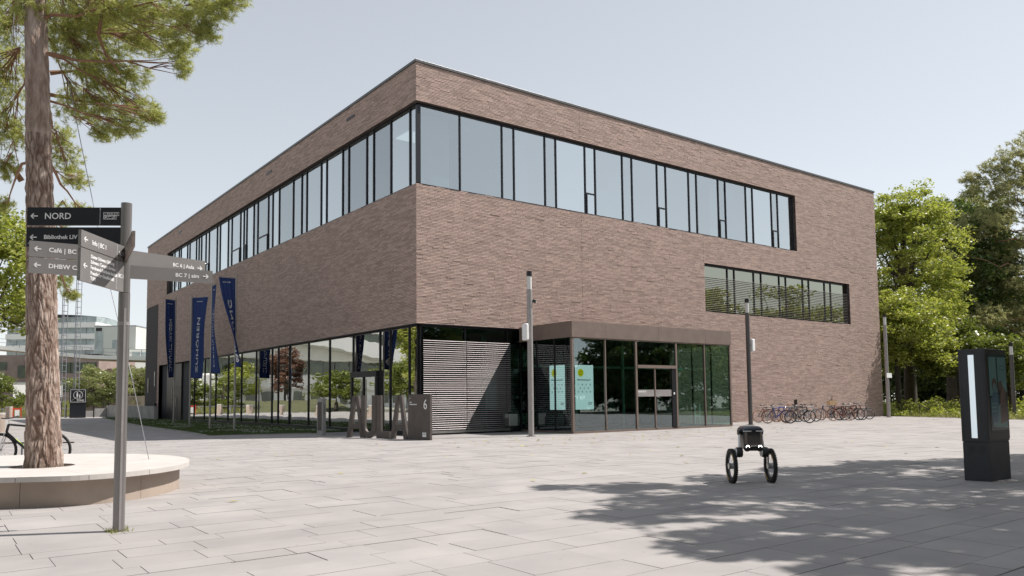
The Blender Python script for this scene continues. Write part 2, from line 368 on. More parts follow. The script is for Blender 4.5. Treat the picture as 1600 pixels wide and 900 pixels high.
for i in near:
    o = bpy.data.objects.new('paving_slab', ub); COL.objects.link(o); o.parent = paving
    o.location = tuple(ctr[i]); o.scale = tuple(hi[i]-lo[i])
    o.rotation_euler = (random.uniform(-.0012, .0012), random.uniform(-.0012, .0012), 0)
V, Fa = np_boxes(lo[rest], hi[rest], (1, 2, 3, 4, 5)); tag(from_np('far_paving_slabs', V, Fa, M['slab'], paving), kind='stuff')

# lawn strip beside the glass, kerb, gravel
lw = B(); lw.prism(GRASS, -.02, .015); tag(lw.build('lawn_soil', 'soil'), kind='structure')
kb = B()
kpts = [(-2.06, 5.82), (-6.2, 6.95), (-5.8, 11.5), (-5.6, 15.7), (-5.2, 25.2), (-2.65, 53.9)]
for a, b in zip(kpts, kpts[1:]): kb.bar((a[0], a[1], .0), (b[0], b[1], .0), .09, .05)
tag(kb.build('lawn_kerb', 'old_concrete'), kind='structure')
gv = B(); gv.prism([(-.28, .2), (-2.3, 4.6), (-2.06, 5.8), (-.30, 5.88)], .001, .006); tag(gv.build('gravel_bed', 'gravel'), kind='structure')
N_G = 26000
gx = rng.uniform(-6.2, -.3, N_G*2); gy = 5.9 + rng.random(N_G*2)**1.5*48
keep = np.array([inside(a, b, GRASS) for a, b in zip(gx, gy)]); gx = gx[keep][:N_G]; gy = gy[keep][:N_G]
def blades(gx, gy, z0, h, w, name, m, parent=None):
    n = len(gx); a = rng.random(n)*6.283; hh = h*(.5+rng.random(n)*.8); lx = rng.normal(0, .35, n)*hh; ly = rng.normal(0, .35, n)*hh
    V = np.zeros((n, 3, 3)); V[:, 0] = np.c_[gx-np.cos(a)*w, gy-np.sin(a)*w, np.full(n, z0)]; V[:, 1] = np.c_[gx+np.cos(a)*w, gy+np.sin(a)*w, np.full(n, z0)]
    V[:, 2] = np.c_[gx+lx, gy+ly, z0+hh]
    return from_np(name, V.reshape(-1, 3), np.arange(n*3).reshape(-1, 3), m, parent)
tag(blades(gx, gy, .012, .10, .016, 'lawn_grass', M['grass']), 'short green lawn dotted with clover along the glass', 'grass', kind='stuff')
m_ = rng.random(len(gx)) < .12; patch = np.array([noise.noise(Vector((a*.7, b*.35, 3))) for a, b in zip(gx[m_], gy[m_])]) > .0
cxx = gx[m_][patch] + .03; cyy = gy[m_][patch]; n = len(cxx)
V = np.zeros((n, 4, 3)); sz = .022
for k, (dx, dy) in enumerate(((-sz, 0), (0, -sz), (sz, 0), (0, sz))): V[:, k] = np.c_[cxx+dx, cyy+dy, np.full(n, .075)+rng.random(n)*.03 + (.02 if k % 2 else 0)]
tag(from_np('clover_flowers', V.reshape(-1, 3), np.arange(n*4).reshape(-1, 4), M['clover']), 'white clover flowers scattered over the lawn strip', 'flowers', kind='stuff')
# fallen leaves on the plaza
n = 190; lx = rng.uniform(-2, 16, n); ly = rng.uniform(-9, -4.2, n)
lx[130:] = rng.uniform(-14, 22, 60); ly[130:] = rng.uniform(-18, -4, 60); sz = .04+rng.random(n)*.04; a = rng.random(n)*6.28
V = np.zeros((n, 4, 3))
for k, (q, e) in enumerate(((0, 1.4), (1.57, .6), (3.14, 1.2), (4.71, .6))): V[:, k] = np.c_[lx+np.cos(a+q)*sz*e, ly+np.sin(a+q)*sz*e, .008+rng.random(n)*.02]
tag(from_np('fallen_leaves', V.reshape(-1, 3), np.arange(n*4).reshape(-1, 4), M['dead_leaf']), 'small yellow leaves lying scattered on the plaza', 'leaves', kind='stuff')

# ------------------------------------------------------------------ the brick campus building
LX, LY, HB, HT = 36.97, 48.75, 15.60, 15.72
ZS, ZB, ZT = 4.59, 10.43, 13.96
BX, BY = 27.33, 41.46
WX0, WX1, WZ0, WZ1 = 18.34, 33.24, 6.15, 8.84
bld = thing('campus_building', 'large three storey brown brick building with long window bands and glass ground floor', 'building')
def rects_minus(full, holes, step=.072):
    """per course: list of (z0,z1,[(s0,s1)...])"""
    out = []; z = full[2]
    while z < full[3]-.02:
        z1 = min(z+step, full[3]); segs = [(full[0], full[1])]
        for h in holes:
            if h[2] < z1-.012 and h[3] > z+.012:
                ns = []
                for a, b in segs:
                    if h[1] <= a or h[0] >= b: ns.append((a, b)); continue
                    if h[0] > a: ns.append((a, h[0]))
                    if h[1] < b: ns.append((h[1], b))
                segs = ns
        out.append((z, z1, segs)); z = z1
    return out
def zs_grid(edges):    # courses aligned so that openings start on a joint
    zz = []
    for a, b in zip(edges, edges[1:]):
        n = max(1, round((b-a)/.063)); zz += [(a+(b-a)*i/n, a+(b-a)*(i+1)/n) for i in range(n)]
    return zz
RH = [(-1, 15.3, -1, ZS), (-1, BX, ZB, ZT), (WX0, WX1, WZ0, WZ1)]
LH = [(-1, 43.6, -1, ZS), (-1, BY, ZB, ZT), (44.2, LY+1, -1, 9.95)]
def bricks(length, holes, edges, axis):
    lo = []; hi = []; rr = random.Random(3+axis)
    for ci, (z0, z1) in enumerate(zs_grid(edges)):
        segs = [(0, length)]
        for h in holes:
            if h[2] < z1-.012 and h[3] > z0+.012:
                ns = []
                for a, b in segs:
                    if h[1] <= a or h[0] >= b: ns.append((a, b)); continue
                    if h[0] > a: ns.append((a, h[0]))
                    if h[1] < b: ns.append((h[1], b))
                segs = ns
        rowp = rr.gauss(0, .0010)
        for a, b in segs:
            s = a; first = True
            while s < b-1e-4:
                w = rr.choice([.30, .40, .49, .49, .53]); 
                if first: w *= rr.choice([.4, .6, 1]); first = False
                e = min(s+w, b)
                if b-e < .08: e = b
                nz = noise.noise(Vector((s*.35, ci*.5, axis*9.1)))
                p = max(0.002, .008 + rowp + nz*.002 + rr.gauss(0, .0026))
                if rr.random() < .09: p += .007
                if axis == 0: lo.append((s, -p, z0+.008)); hi.append((e-.009, .02, z1-.007))
                else: lo.append((-p, s, z0+.008)); hi.append((.02, e-.009, z1-.007))
                s = e
    return np.array(lo), np.array(hi)
EZ = [0, ZS, WZ0, WZ1, ZB, ZT, HB]
wallR = empty('right_facade', parent=bld); wallR['label'] = 'sunlit brick facade over the entrance'; wallR.name = 'facade'
wallL = empty('facade', parent=bld); wallL['label'] = 'shaded brick facade beside the flags'
for axis, length, holes, edges, par in ((0, LX, RH, EZ, wallR), (1, LY, LH, [0, ZS, 9.95, ZB, ZT, HB], wallL)):
    lo, hi = bricks(length, holes, edges, axis)
    d = np.linalg.norm((lo+hi)/2 - np.array(CAM), axis=1); od = np.argsort(d)
    if axis == 0:
        mb = unit_box(); mb.materials.append(M['brick'])
        for i in od[:300]:
            o = bpy.data.objects.new('brick', mb); COL.objects.link(o); o.parent = par; o.location = tuple((lo[i]+hi[i])/2); o.scale = tuple(hi[i]-lo[i])
        od = od[300:]
    V, Fa = np_boxes(lo[od], hi[od], (0, 1, 2, 5, 3) if axis == 0 else (0, 1, 5, 2, 4)); tag(from_np('brickwork', V, Fa, M['brick'], par), kind='stuff')
def wall_boxes(length, holes, zed, axis):
    m = B(); xs = sorted({0.012, length} | {h[0] for h in holes if 0 < h[0] < length} | {h[1] for h in holes if 0 < h[1] < length})
    for z0, z1 in zip(zed, zed[1:]):
        for a, b in zip(xs, xs[1:]):
            c = ((a+b)/2, (z0+z1)/2)
            if any(h[0] < c[0] < h[1] and h[2] < c[1] < h[3] for h in holes): continue
            if axis == 0: m.box(a, b, .0125, .40, z0, z1)
            else: m.box(.0115, .40, max(a, .40), b, z0, z1)
    return m
wall_boxes(LX, RH, [0, ZS, WZ0, WZ1, ZB, ZT, HB], 0).build('wall', 'mortar', bld)
wall_boxes(LY, LH, [0, ZS, 9.95, ZB, ZT, HB], 1).build('wall', 'mortar', bld)
# reveals (brick soffit edges) and copings
rv = B()
rv.box(.41, LX-.3, LY-.3, LY, 0, HB); rv.box(LX-.3, LX, .41, LY, 0, HB); rv.build('rear_wall', 'far_brick', bld)
cp = B(); cp.box(-.055, LX+.05, -.055, .38, HB, HT); cp.box(-.055, .38, .381, LY+.05, HB, HT); cp.box(.381, LX+.05, LY-.3, LY+.05, HB, HT-.003); cp.box(LX-.3, LX+.05, .381, LY-.301, HB, HT-.003)
cp.build('roof_coping', 'coping', bld, bevel=.01)
rf = B(); rf.box(.4, LX-.3, .4, LY-.3, HB-.35, HB-.15); rf.build('roof', 'interior_dark', bld)
# overflow slots near the parapet on the left facade
for yy in (6.2, 17.3, 37.4): B().box(-.03, .0, yy-.45, yy+.45, 15.0, 15.12).build('overflow_slot', 'frame', bld)
for xx in (9.2, 18.28):
    B().box(xx-.003, xx+.003, -.011, -.002, ZS+.01 if xx < 10 else WZ1+.02, ZB-.03).build('movement_joint', 'mortar', bld); B().box(xx-.003, xx+.003, -.011, -.002, ZT+.02, HB-.01).build('movement_joint', 'mortar', bld)
for a_, b_, m_ in ((.5, 2.2, .0), (5.4, 7.0, .5), (10.5, 12.2, .2), (13.1, 14.8, 1.2), (20.1, 22.4, .0), (23.3, 25.0, .8)): B().box(a_, b_, .9+m_, .94+m_, ZB+.05, ZT-.15 - (1.6 if m_ == .2 else 0)).build('curtain', 'curtain', bld)
for k in range(5): B().box(3.0+5*k, 3.3+5*k, .8, 5.9, ZT-.5, ZT-.25).build('ceiling_beam', 'ceiling', bld)
# interior: floors, ceilings, back walls, columns
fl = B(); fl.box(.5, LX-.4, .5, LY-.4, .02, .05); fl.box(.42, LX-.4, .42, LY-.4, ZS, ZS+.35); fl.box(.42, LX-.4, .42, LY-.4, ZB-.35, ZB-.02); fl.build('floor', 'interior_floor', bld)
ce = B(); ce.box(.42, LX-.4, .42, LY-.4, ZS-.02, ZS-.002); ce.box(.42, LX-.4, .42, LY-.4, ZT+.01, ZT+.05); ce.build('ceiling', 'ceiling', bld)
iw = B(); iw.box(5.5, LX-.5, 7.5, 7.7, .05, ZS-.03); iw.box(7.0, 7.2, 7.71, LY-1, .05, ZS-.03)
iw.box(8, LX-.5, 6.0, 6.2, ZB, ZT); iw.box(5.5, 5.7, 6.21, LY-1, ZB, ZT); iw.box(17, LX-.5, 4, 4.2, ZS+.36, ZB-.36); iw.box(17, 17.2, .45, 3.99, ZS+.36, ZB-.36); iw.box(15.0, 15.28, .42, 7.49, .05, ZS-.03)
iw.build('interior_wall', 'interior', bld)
for x, yy in ((5.6, 3.2), (10.5, 3.2), (14.2, 3.2), (4.2, 12), (4.2, 20), (4.2, 28)):
    B().tube([(x, yy, .05), (x, yy, ZS-.03)], .16, 12).build('column', 'column', bld, True)
for x, yy in ((1.6, 3.4), ): B().box(x, x+1.25, yy, yy+1.25, ZT-.06, ZT-.03).build('ceiling_panel', emit_mat('ceiling_light', (1, 1, .97), .8, (.7, .7, .7)) if x == 1.6 else bpy.data.materials['ceiling_light'], bld)

G = .25          # glass setback
def facade_window(axis, z0, z1, lines, name, gmat, vents=(), frame_w=.055, top=.10, bot=.08, inner=None, label=None, end=None, dark_top=0):
    """lines: mullion centres along the facade; builds window > frame, mullion..., pane..."""
    w = empty(name, parent=bld)
    if label: w['label'] = label
    a, b = lines[0], lines[-1]
    def P(s0, s1, d0, d1, za, zb, m):
        return m.box(s0, s1, d0, d1, za, zb) if axis == 0 else m.box(d0, d1, s0, s1, za, zb)
    fr = B(); P(a, b, G-.07, G+.07, z0, z0+bot, fr); P(a, b, G-.07, G+.07, z1-top, z1, fr); fr.build('frame', 'frame', w)
    sill = B(); P(max(a, -.01) if axis == 0 else max(a, .0), b, -.012, G-.072, z0-.02, z0+.008, sill); sill.build('sill', 'frame', w)
    for i, s in enumerate(lines):
        mu = B(); P(s-frame_w/2, s+frame_w/2, G-.06, G+.09, z0+bot, z1-top, mu); mu.build('mullion', 'frame', w)
    for i, (s0, s1) in enumerate(zip(lines, lines[1:])):
        pa = B(); P(s0+frame_w/2, s1-frame_w/2, G-.006, G+.006, z0+bot, z1-top, pa); pa.build('pane', gmat, w)
        if i in vents:
            tr = B(); zz = z0 + (z1-z0)*.31
            P(s0+frame_w/2, s1-frame_w/2, G-.05, G+.05, zz-.03, zz+.03, tr); P(s0+frame_w/2, s0+frame_w/2+.06, G-.09, G+.05, z0+bot, zz-.031, tr)
            tr.build('vent_frame', 'frame', w)
    return w
lr = [.28, 2.33, 4.62, 5.30, 7.15, 7.83, 9.72, 10.40, 12.31, 13.01, 14.92, 15.60, 17.47, 18.13, 20.03, 20.67, 22.59, 23.24, 25.12, 25.76, BX-.02]
lr_ = [lr[0]] + lr[1:]
w1 = facade_window(0, ZB, ZT, lr, 'window_band', M['g_upper'], vents=[k for k in range(6, 20, 4)], label='upper window band on the sunlit facade')
ll = [.30, .90, 2.59, 4.25, 4.95, 6.88, 7.57, 9.5, 10.19, 12.1, 12.8, 14.03, 16.19, 17.26, 18.0, 19.85, 20.59, 21.93, 22.49, 23.17, 24.96, 25.74, 27.55, 28.28, 30.21, 31.02, 32.18, 32.85, 33.55, 35.39, 36.07, 37.98, 38.58, 39.99, BY-.02]
w2 = facade_window(1, ZB, ZT, ll, 'window_band', M['g_upper'], vents=[14, 17, 19, 24], label='upper window band on the shaded facade')
cm = B(); cm.box(G-.10, G+.06, G-.10, G+.06, ZB+.08, ZT-.10); cm.build('corner_post', 'frame', bld)
lw_ = [WX0+.03, 20.62, 21.26, 23.10, 23.82, 25.65, 26.34, 28.15, 28.83, 30.62, 31.33, WX1-.03]
w3 = facade_window(0, WZ0, WZ1, lw_, 'window', M['g_win'], label='smaller window with blinds lowered')
def slats(par, x0, x1, z0, z1, step, y, segs, m, depth=.06):
    cuts = [x0+(x1-x0)*k/segs for k in range(segs+1)] if isinstance(segs, int) else segs
    for a, b in zip(cuts, cuts[1:]):
        sm = B(); L_ = b-a-.03
        P = [(-L_/2, -depth*.36, -.012), (L_/2, -depth*.36, -.012), (L_/2, -depth*.14, .002), (-L_/2, -depth*.14, .002), (L_/2, depth*.26, .009), (-L_/2, depth*.26, .009)]
        sm.v = P + [(p[0], p[1], p[2]-.004) for p in P]
        sm.f = [(0, 1, 2, 3), (3, 2, 4, 5), (9, 8, 7, 6), (11, 10, 8, 9), (0, 6, 7, 1), (5, 4, 10, 11)]
        me = bpy.data.meshes.new('slat'); me.from_pydata(sm.v, [], sm.f); me.update(); me.materials.append(m)
        z = z0
        while z <= z1:
            o = bpy.data.objects.new('slat', me); COL.objects.link(o); o.parent = par; o.location = ((a+b)/2, y, z); o.rotation_euler = (R(random.uniform(-3, 3)), 0, 0); z += step
slats(w3, WX0+.08, WX1-.08, WZ0+.10, WZ1-.62, .105, .09, [WX0+.08, 20.6, 23.1, 25.65, 28.15, 30.62, WX1-.08], M['blind_dark'], .06)
# ---- ground floor, left facade: tall glass with a door, then dark plant doors
lg = [.30, .99, 2.66, 3.61, 6.32, 9.0, 11.68, 14.38, 16.08, 17.08, 19.8, 22.55, 25.26, 28.03, 30.73, 33.4, 34.8]
w4 = facade_window(1, .0, ZS, lg, 'glass_wall', M['g_ground'], top=.09, bot=.16, label='tall glazed ground floor wall beside the lawn')
sf = B(); sf.box(-.008, .40, .30, 43.6, ZS-.025, ZS-.001); sf.box(.301, 15.3, -.008, .40, ZS-.025, ZS-.001); sf.build('soffit_trim', 'frame', bld)
dr = empty('glass_door', parent=bld)
dm = B(); dm.box(.05, .20, 3.66, 6.27, 2.52, 2.78); dm.box(.06, .19, 3.66, 3.80, .02, 2.515); dm.box(.06, .19, 6.13, 6.27, .02, 2.515); dm.box(.06, .19, 4.90, 5.02, .02, 2.515); dm.build('door_frame', 'frame', dr)
B().tube([(-.02, 4.98, .25), (-.02, 4.98, 2.42)], .022, 8).build('pull_bar', 'steel', dr, True)
B().box(.11, .13, 3.81, 4.89, .05, 2.51).build('pane', 'g_ground', dr); B().box(.11, .13, 5.03, 6.12, .05, 2.51).build('pane', 'g_ground', dr)
pd = empty('plant_door', parent=bld)
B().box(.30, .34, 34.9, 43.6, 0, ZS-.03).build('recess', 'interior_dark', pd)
B().box(.16, .24, 36.9, 39.2, .05, 4.5).build('door_leaf', 'door', pd); B().box(.20, .28, 39.25, 41.6, .05, 4.5).build('door_leaf', 'door', pd)
B().box(.12, .159, 36.9, 39.2, 2.55, 2.62).build('joint_strip', 'frame', pd)
for yy, zz in ((38.2, 1.5), (39.6, 2.2), (39.6, 1.2)): B().box(.10, .159, yy-.06, yy+.06, zz-.45, zz+.35).build('door_handle', 'steel', pd)
B().box(.02, .29, 43.60, 43.9, 0, 4.58).build('door_jamb', 'frame', pd)
lv = empty('louvre_panel', parent=bld); B().box(.03, .10, 44.25, LY-.02, .0, 9.93).build('panel', 'louvre', lv)
k = 0.05
while k < 9.9:
    B().box(-.005, .029, 44.25, LY-.02, k, k+.14).build('louvre_slat', 'louvre', lv); k += .18 if k < 9.6 else 1
for yy in (44.9, 47.3): B().box(-.06, -.006, yy-.1, yy+.1, 2.8 if yy < 46 else 2.3, 4.1 if yy < 46 else 3.6).build('wall_light', 'steel', lv)
# ---- ground floor, right facade: fixed glazing with lowered blinds
rg = [.30, 2.52, 4.80, 5.55, 8.2, 10.8, 13.2, 15.1]
w5 = facade_window(0, .0, ZS, rg, 'glass_wall', M['g_blind'], top=.09, bot=.14, label='glazed wall behind the horizontal blinds at the corner')
slats(w5, .36, 4.9, .22, 3.98, .088, .10, [.36, 2.52, 4.9], M['blind'], .062)
slats(w5, 4.95, 8.2, .22, 3.98, .088, .42, [4.95, 8.2], M['blind'], .062)
br = B(); br.box(.30, 4.9, .06, .14, .06, .16); br.build('blind_bottom_rail', 'steel', w5)
# ---- entrance vestibule
VD, VX0, VX1, CZ0, CZ1 = 3.556, 5.306, 15.77, 3.99, 4.655
ve = empty('entrance_vestibule', parent=bld)
B().box(VX0+.02, VX1-.02, -VD+.02, -.02, CZ1-.05, CZ1-.003).build('roof', 'bronze', ve)
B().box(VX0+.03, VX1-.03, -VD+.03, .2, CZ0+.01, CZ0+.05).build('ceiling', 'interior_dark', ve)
fx = [VX0, 7.26, 10.55, 13.82, VX1]
for a, b in zip(fx, fx[1:]): B().box(a+(.004 if a > VX0 else 0), b-.004, -VD, -VD+.06, CZ0, CZ1).build('fascia_panel', 'bronze', ve)
B().box(VX0, VX0+.06, -VD+.062, -.012, CZ0, CZ1).build('fascia_panel', 'bronze', ve); B().box(VX1-.06, VX1, -VD+.062, -.012, CZ0, CZ1).build('fascia_panel', 'bronze', ve)
fm = B(); yg = -VD+.08
fm.box(VX0+.03, VX1-.03, yg-.04, yg+.05, .0, .09); fm.box(VX0+.03, VX1-.03, yg-.03, yg+.04, CZ0-.05, CZ0-.001)
fm.box(VX0+.03, VX0+.12, yg+.051, -.05, .0, .09); fm.box(VX1-.12, VX1-.03, yg+.051, -.05, .0, .09)
fm.build('sill_frame', 'bronze', ve)
fv = [VX0+.06, 7.23, 9.11, 11.75, 13.76, VX1-.07]
for s in fv:
    w = .05 if s in (7.23, 13.76) else .10
    B().box(s-w/2, s+w/2, yg-.05, yg+.06, .091, CZ0-.051).build('mullion', 'bronze', ve)
for a, b in ((fv[0], fv[1]), (fv[1], fv[2]), (fv[3], fv[4]), (fv[4], fv[5])):
    B().box(a+.05, b-.05, yg-.005, yg+.005, .091, CZ0-.051).build('pane', 'g_vest', ve)
B().box(9.16, 11.70, yg-.005, yg+.005, 2.90, CZ0-.051).build('pane', 'g_vest', ve)
B().box(9.16, 11.70, yg-.07, yg+.07, 2.76, 2.90).build('door_header', 'bronze', ve)
B().box(11.42, 11.70, yg-.04, yg+.05, .05, 2.759).build('door_post', 'frame', ve)
B().box(10.27, 10.33, yg-.04, yg+.04, .05, 2.759).build('door_stile', 'bronze', ve)
for a, b in ((9.16, 10.269), (10.331, 11.41)):
    B().box(a, b, yg-.005, yg+.005, .091, 2.759).build('door_pane', 'g_vest', ve)
    B().box(a+.005, b-.005, yg-.016, yg-.0055, 1.50, 1.80).build('door_band', 'pole', ve)
text('myAULA', .13, M['white'], ve, (9.20, yg-.020, 1.68), (1, 0, 0), bold=.003)
B().box(11.5, 11.58, yg-.06, yg-.041, 1.58, 1.68).build('card_reader', 'white', ve)
for s in (-2.35, -1.15):
    for xx in (VX0+.08, VX1-.08): B().box(xx-.03, xx+.03, s-.03, s+.03, .091, CZ0-.001).build('side_mullion', 'frame', ve)
for xx in (VX0+.08, VX1-.08):
    for a, b in ((yg+.06, -2.385), (-2.315, -1.185), (-1.115, -.02)):
        B().box(xx-.005, xx+.005, a, b, .091, CZ0-.001).build('side_pane', 'g_vest', ve)
hd = B()
for xx in (13.62, 13.98): hd.box(xx-.04, xx+.04, yg+.50, yg+.54, .15, 1.12)
hd.box(13.66, 13.94, yg+.50, yg+.54, .50, .62); hd.build('pull_handle', 'white', ve)
B().box(13.05, 13.95, -1.2, -.7, .06, 1.0).build('reception_box', 'interior_dark', ve)
for x, s in ((7.9, -.9), (10.9, -.9)): B().tube([(x, s, .05), (x, s, CZ0)], .07, 10).build('inner_post', 'column', ve, True)
B().box(VX0+.3, VX1-.3, -.75, -.65, 2.85, 2.95).build('inner_transom', 'column', ve)
B().box(VX0+.1, VX1-.1, yg+.06, -.05, .03, .045).build('mat_floor', 'interior_dark', ve)
def poster(origin, right, w, z0, z1, label):
    p = thing('display_screen', label, 'screen', origin); r = Vector(right); n = r.cross(Vector((0, 0, 1)))
    def rect(u0, u1, v0, v1, off, th, m, nm):
        A = r*u0 + n*off; Bq = r*u1 + n*off; C_ = r*u1 + n*(off-th); D_ = r*u0 + n*(off-th)
        b = B().quad8([(A.x, A.y, v0), (Bq.x, Bq.y, v0), (C_.x, C_.y, v0), (D_.x, D_.y, v0), (A.x, A.y, v1), (Bq.x, Bq.y, v1), (C_.x, C_.y, v1), (D_.x, D_.y, v1)]); return b.build(nm, m, p)
    H = z1-z0
    rect(-.02, w+.02, z0-.02, z1+.02, 0, .06, 'black', 'housing'); rect(0, w, z0, z1, .004, .003, 'poster', 'screen')
    c = r*(w*.30) + n*.008; d = B(); o = 0; pts = []
    for k in range(24):
        t = 2*math.pi*k/24; q = c + r*(.17*math.cos(t)); pts.append((q.x, q.y, z1-.33+.17*math.sin(t)))
    d.v = pts; d.f = [tuple(range(24))]; d.build('disc', 'yellow', p)
    nn = [('bildungscampus.hn', .105, w*.10, z1-.66)]
    for s_, sz, u_, v_ in nn: text(s_, sz, M['ink'], p, r*u_ + n*.009 + Vector((0, 0, v_)), r, ext=.001, bold=.002)
    for k in range(3): text(('Jetzt', 'mehr', 'erfahren')[k], .055, M['ink'], p, r*(w*.30) + n*.010 + Vector((0, 0, z1-.29-.065*k)), r, ext=.0008, align='center')
    for row in range(3):
        for cidx in range(4 - (row == 1)):
            u = w*(.16+.22*cidx + (.11 if row == 1 else 0)); v = z1-.84-.15*row
            ic = B(); cc = r*u + n*.009; ic.torus((cc.x, cc.y, v), tuple(n), .032, .006, 12, 4)
            if (row+cidx) % 2: a = cc - r*.03; b_ = cc + r*.03; ic.bar((a.x, a.y, v), (b_.x, b_.y, v), .01)
            ic.build('icon', 'ink', p)
    text('BILDUNGS', .05, M['ink'], p, r*(w*.70) + n*.009 + Vector((0, 0, z0+.27)), r, ext=.001, bold=.002); text('CAMPUS', .05, M['ink'], p, r*(w*.70) + n*.009 + Vector((0, 0, z0+.21)), r, ext=.001, bold=.002)
    return p
poster((6.12, -2.80, 0), (1, 0, 0), 1.05, .97, 2.87, 'lit display behind the front glass, right one of the pair')
poster((5.62, -1.72, 0), (0, -1, 0), 1.0, .97, 2.87, 'lit display behind the side glass, left one of the pair')

# ------------------------------------------------------------------ AULA sign beside the corner
sA = Vector((-2.48, 1.30, 0)); sB = Vector((-1.37, -3.29, 0)); sd_ = (sB-sA).normalized(); sn = Vector((sd_.y, -sd_.x, 0))  # sn points to the plaza side (-x)
if sn.x > 0: sn = -sn
sign = thing('building_sign', 'row of tall dark letters spelling AULA ending in a panel with number 6', 'sign', tuple(sA))
def slab_on(mb, poly, th=.10):   # poly in (s,z); extrude along sn
    o = len(mb.v); n = len(poly)
    for k in (0, 1):
        for s_, z in poly: q = sd_*s_ - sn*(th*k) ; mb.v.append((q.x, q.y, z))
    mb.f.append(tuple(o+k for k in range(n))); mb.f.append(tuple(o+n+k for k in reversed(range(n))))
    for k in range(n): mb.f.append((o+k, o+n+k, o+n+(k+1) % n, o+(k+1) % n))
def letter_A(s0, s1, H=1.65):
    w = s1-s0; t = w*.23; c = (s0+s1)/2; b = B(); tw = w*.15
    slab_on(b, [(s0, 0), (s0+t, 0), (c+.0, H-.001), (c-tw, H)]); slab_on(b, [(s1-t, 0), (s1, 0), (c+tw, H), (c, H-.001)])
    f0 = .28; f1 = .44
    slab_on(b, [(s0+t-.02+(c-s0-t)*f0/1.9, H*f0*.75), (s1-t+.02-(s1-t-c)*f0/1.9, H*f0*.75), (s1-t+.02-(s1-t-c)*f1, H*f1*.75), (s0+t-.02+(c-s0-t)*f1, H*f1*.75)], .097)
    return b
letter_A(.0, 1.09).build('letter', 'aula', sign)
u_ = B(); r0 = .44; cc = 1.33
outer = [(cc-r0*math.cos(t), .46-.46*math.sin(t)) for t in [math.pi*k/12 for k in range(13)]]; ri = r0-.24
inner = [(cc-ri*math.cos(t), .46-.24*math.sin(t)) for t in [math.pi*k/12 for k in range(13)]]
for k in range(12): slab_on(u_, [outer[k], outer[k+1], inner[k+1], inner[k]])
slab_on(u_, [(cc-r0, .4601), (cc-ri, .4601), (cc-ri, 1.65), (cc-r0, 1.65)]); slab_on(u_, [(cc+ri, .4601), (cc+r0, .4601), (cc+r0, 1.65), (cc+ri, 1.65)])
u_.build('letter', 'aula', sign)
l_ = B(); slab_on(l_, [(1.80, 0), (2.55, 0), (2.55, .27), (2.06, .27), (2.06, 1.65), (1.80, 1.65)]); l_.build('letter', 'aula', sign)
letter_A(2.60, 3.54).build('letter', 'aula', sign)
p_ = B(); slab_on(p_, [(3.57, 0), (4.73, 0), (4.73, 1.66), (3.57, 1.66)], .10); pn = p_.build('number_panel', 'aula', sign)
fo = sn*.004
def on_panel(s_, z): return sd_*s_ + fo + Vector((0, 0, z))
text('6', .52, M['white'], pn, on_panel(4.38, 1.12), sd_, sx=.8)
for s0, w_, z, t in ((3.66, .09, 1.50, '6'), (3.66, .22, 1.36, 'Aula'), (3.66, .3, 1.28, 'Bildungscampus')): text(t, .06, M['white'], pn, on_panel(s0, z), sd_, bold=.002)
q = B(); a = on_panel(4.33, .19); b2 = on_panel(4.53, .19); q.bar(a, b2, .003, .16, up=(0, 0, 1)); q.build('logo_plate', 'white', pn)
text('CAMPUS', .045, M['aula'], pn, on_panel(4.345, .20)+sn*.004, sd_)
B().tube([(sd_*4.62)+Vector((0,0,.0))-sn*.05, (sd_*4.62)+Vector((0,0,.02))-sn*.05], .05, 8).build('foot', 'steel', sign)
# slim concrete stele left of the sign
st = thing('info_stele', 'slim upright stele with sunlit edge standing left of the big letters', 'stele', (-2.5, 3.69, 0), R(12))
B().box(-.09, .09, -.20, .20, 0, 1.55).build('body', 'old_concrete', st, bevel=.01)
B().box(-.095, -.0905, -.14, .14, .2, 1.4).build('front_plate', 'aula', st)
for k in range(5): B().box(-.03, .03, -.206, -.2005, 1.25-.09*k, 1.29-.09*k).build('plate_mark', 'aula', st)

# ------------------------------------------------------------------ litter bin
bn = thing('litter_bin', 'grey metal litter bin on a single leg under the entrance canopy', 'bin', (4.55, -.28, 0))
B().box(-.17, .28, -.17, .17, .28, .80).build('body', 'steel', bn, bevel=.015); B().box(-.18, .29, -.18, .18, .86, .89).build('lid', 'black', bn)
B().box(.02, .08, -.03, .03, 0, .279).build('leg', 'black', bn); B().box(-.32, -.175, -.07, .07, .62, .80).build('ash_box', 'steel', bn)
B().box(-.12, .23, -.01, .01, .801, .859).build('lid_bracket', 'black', bn)

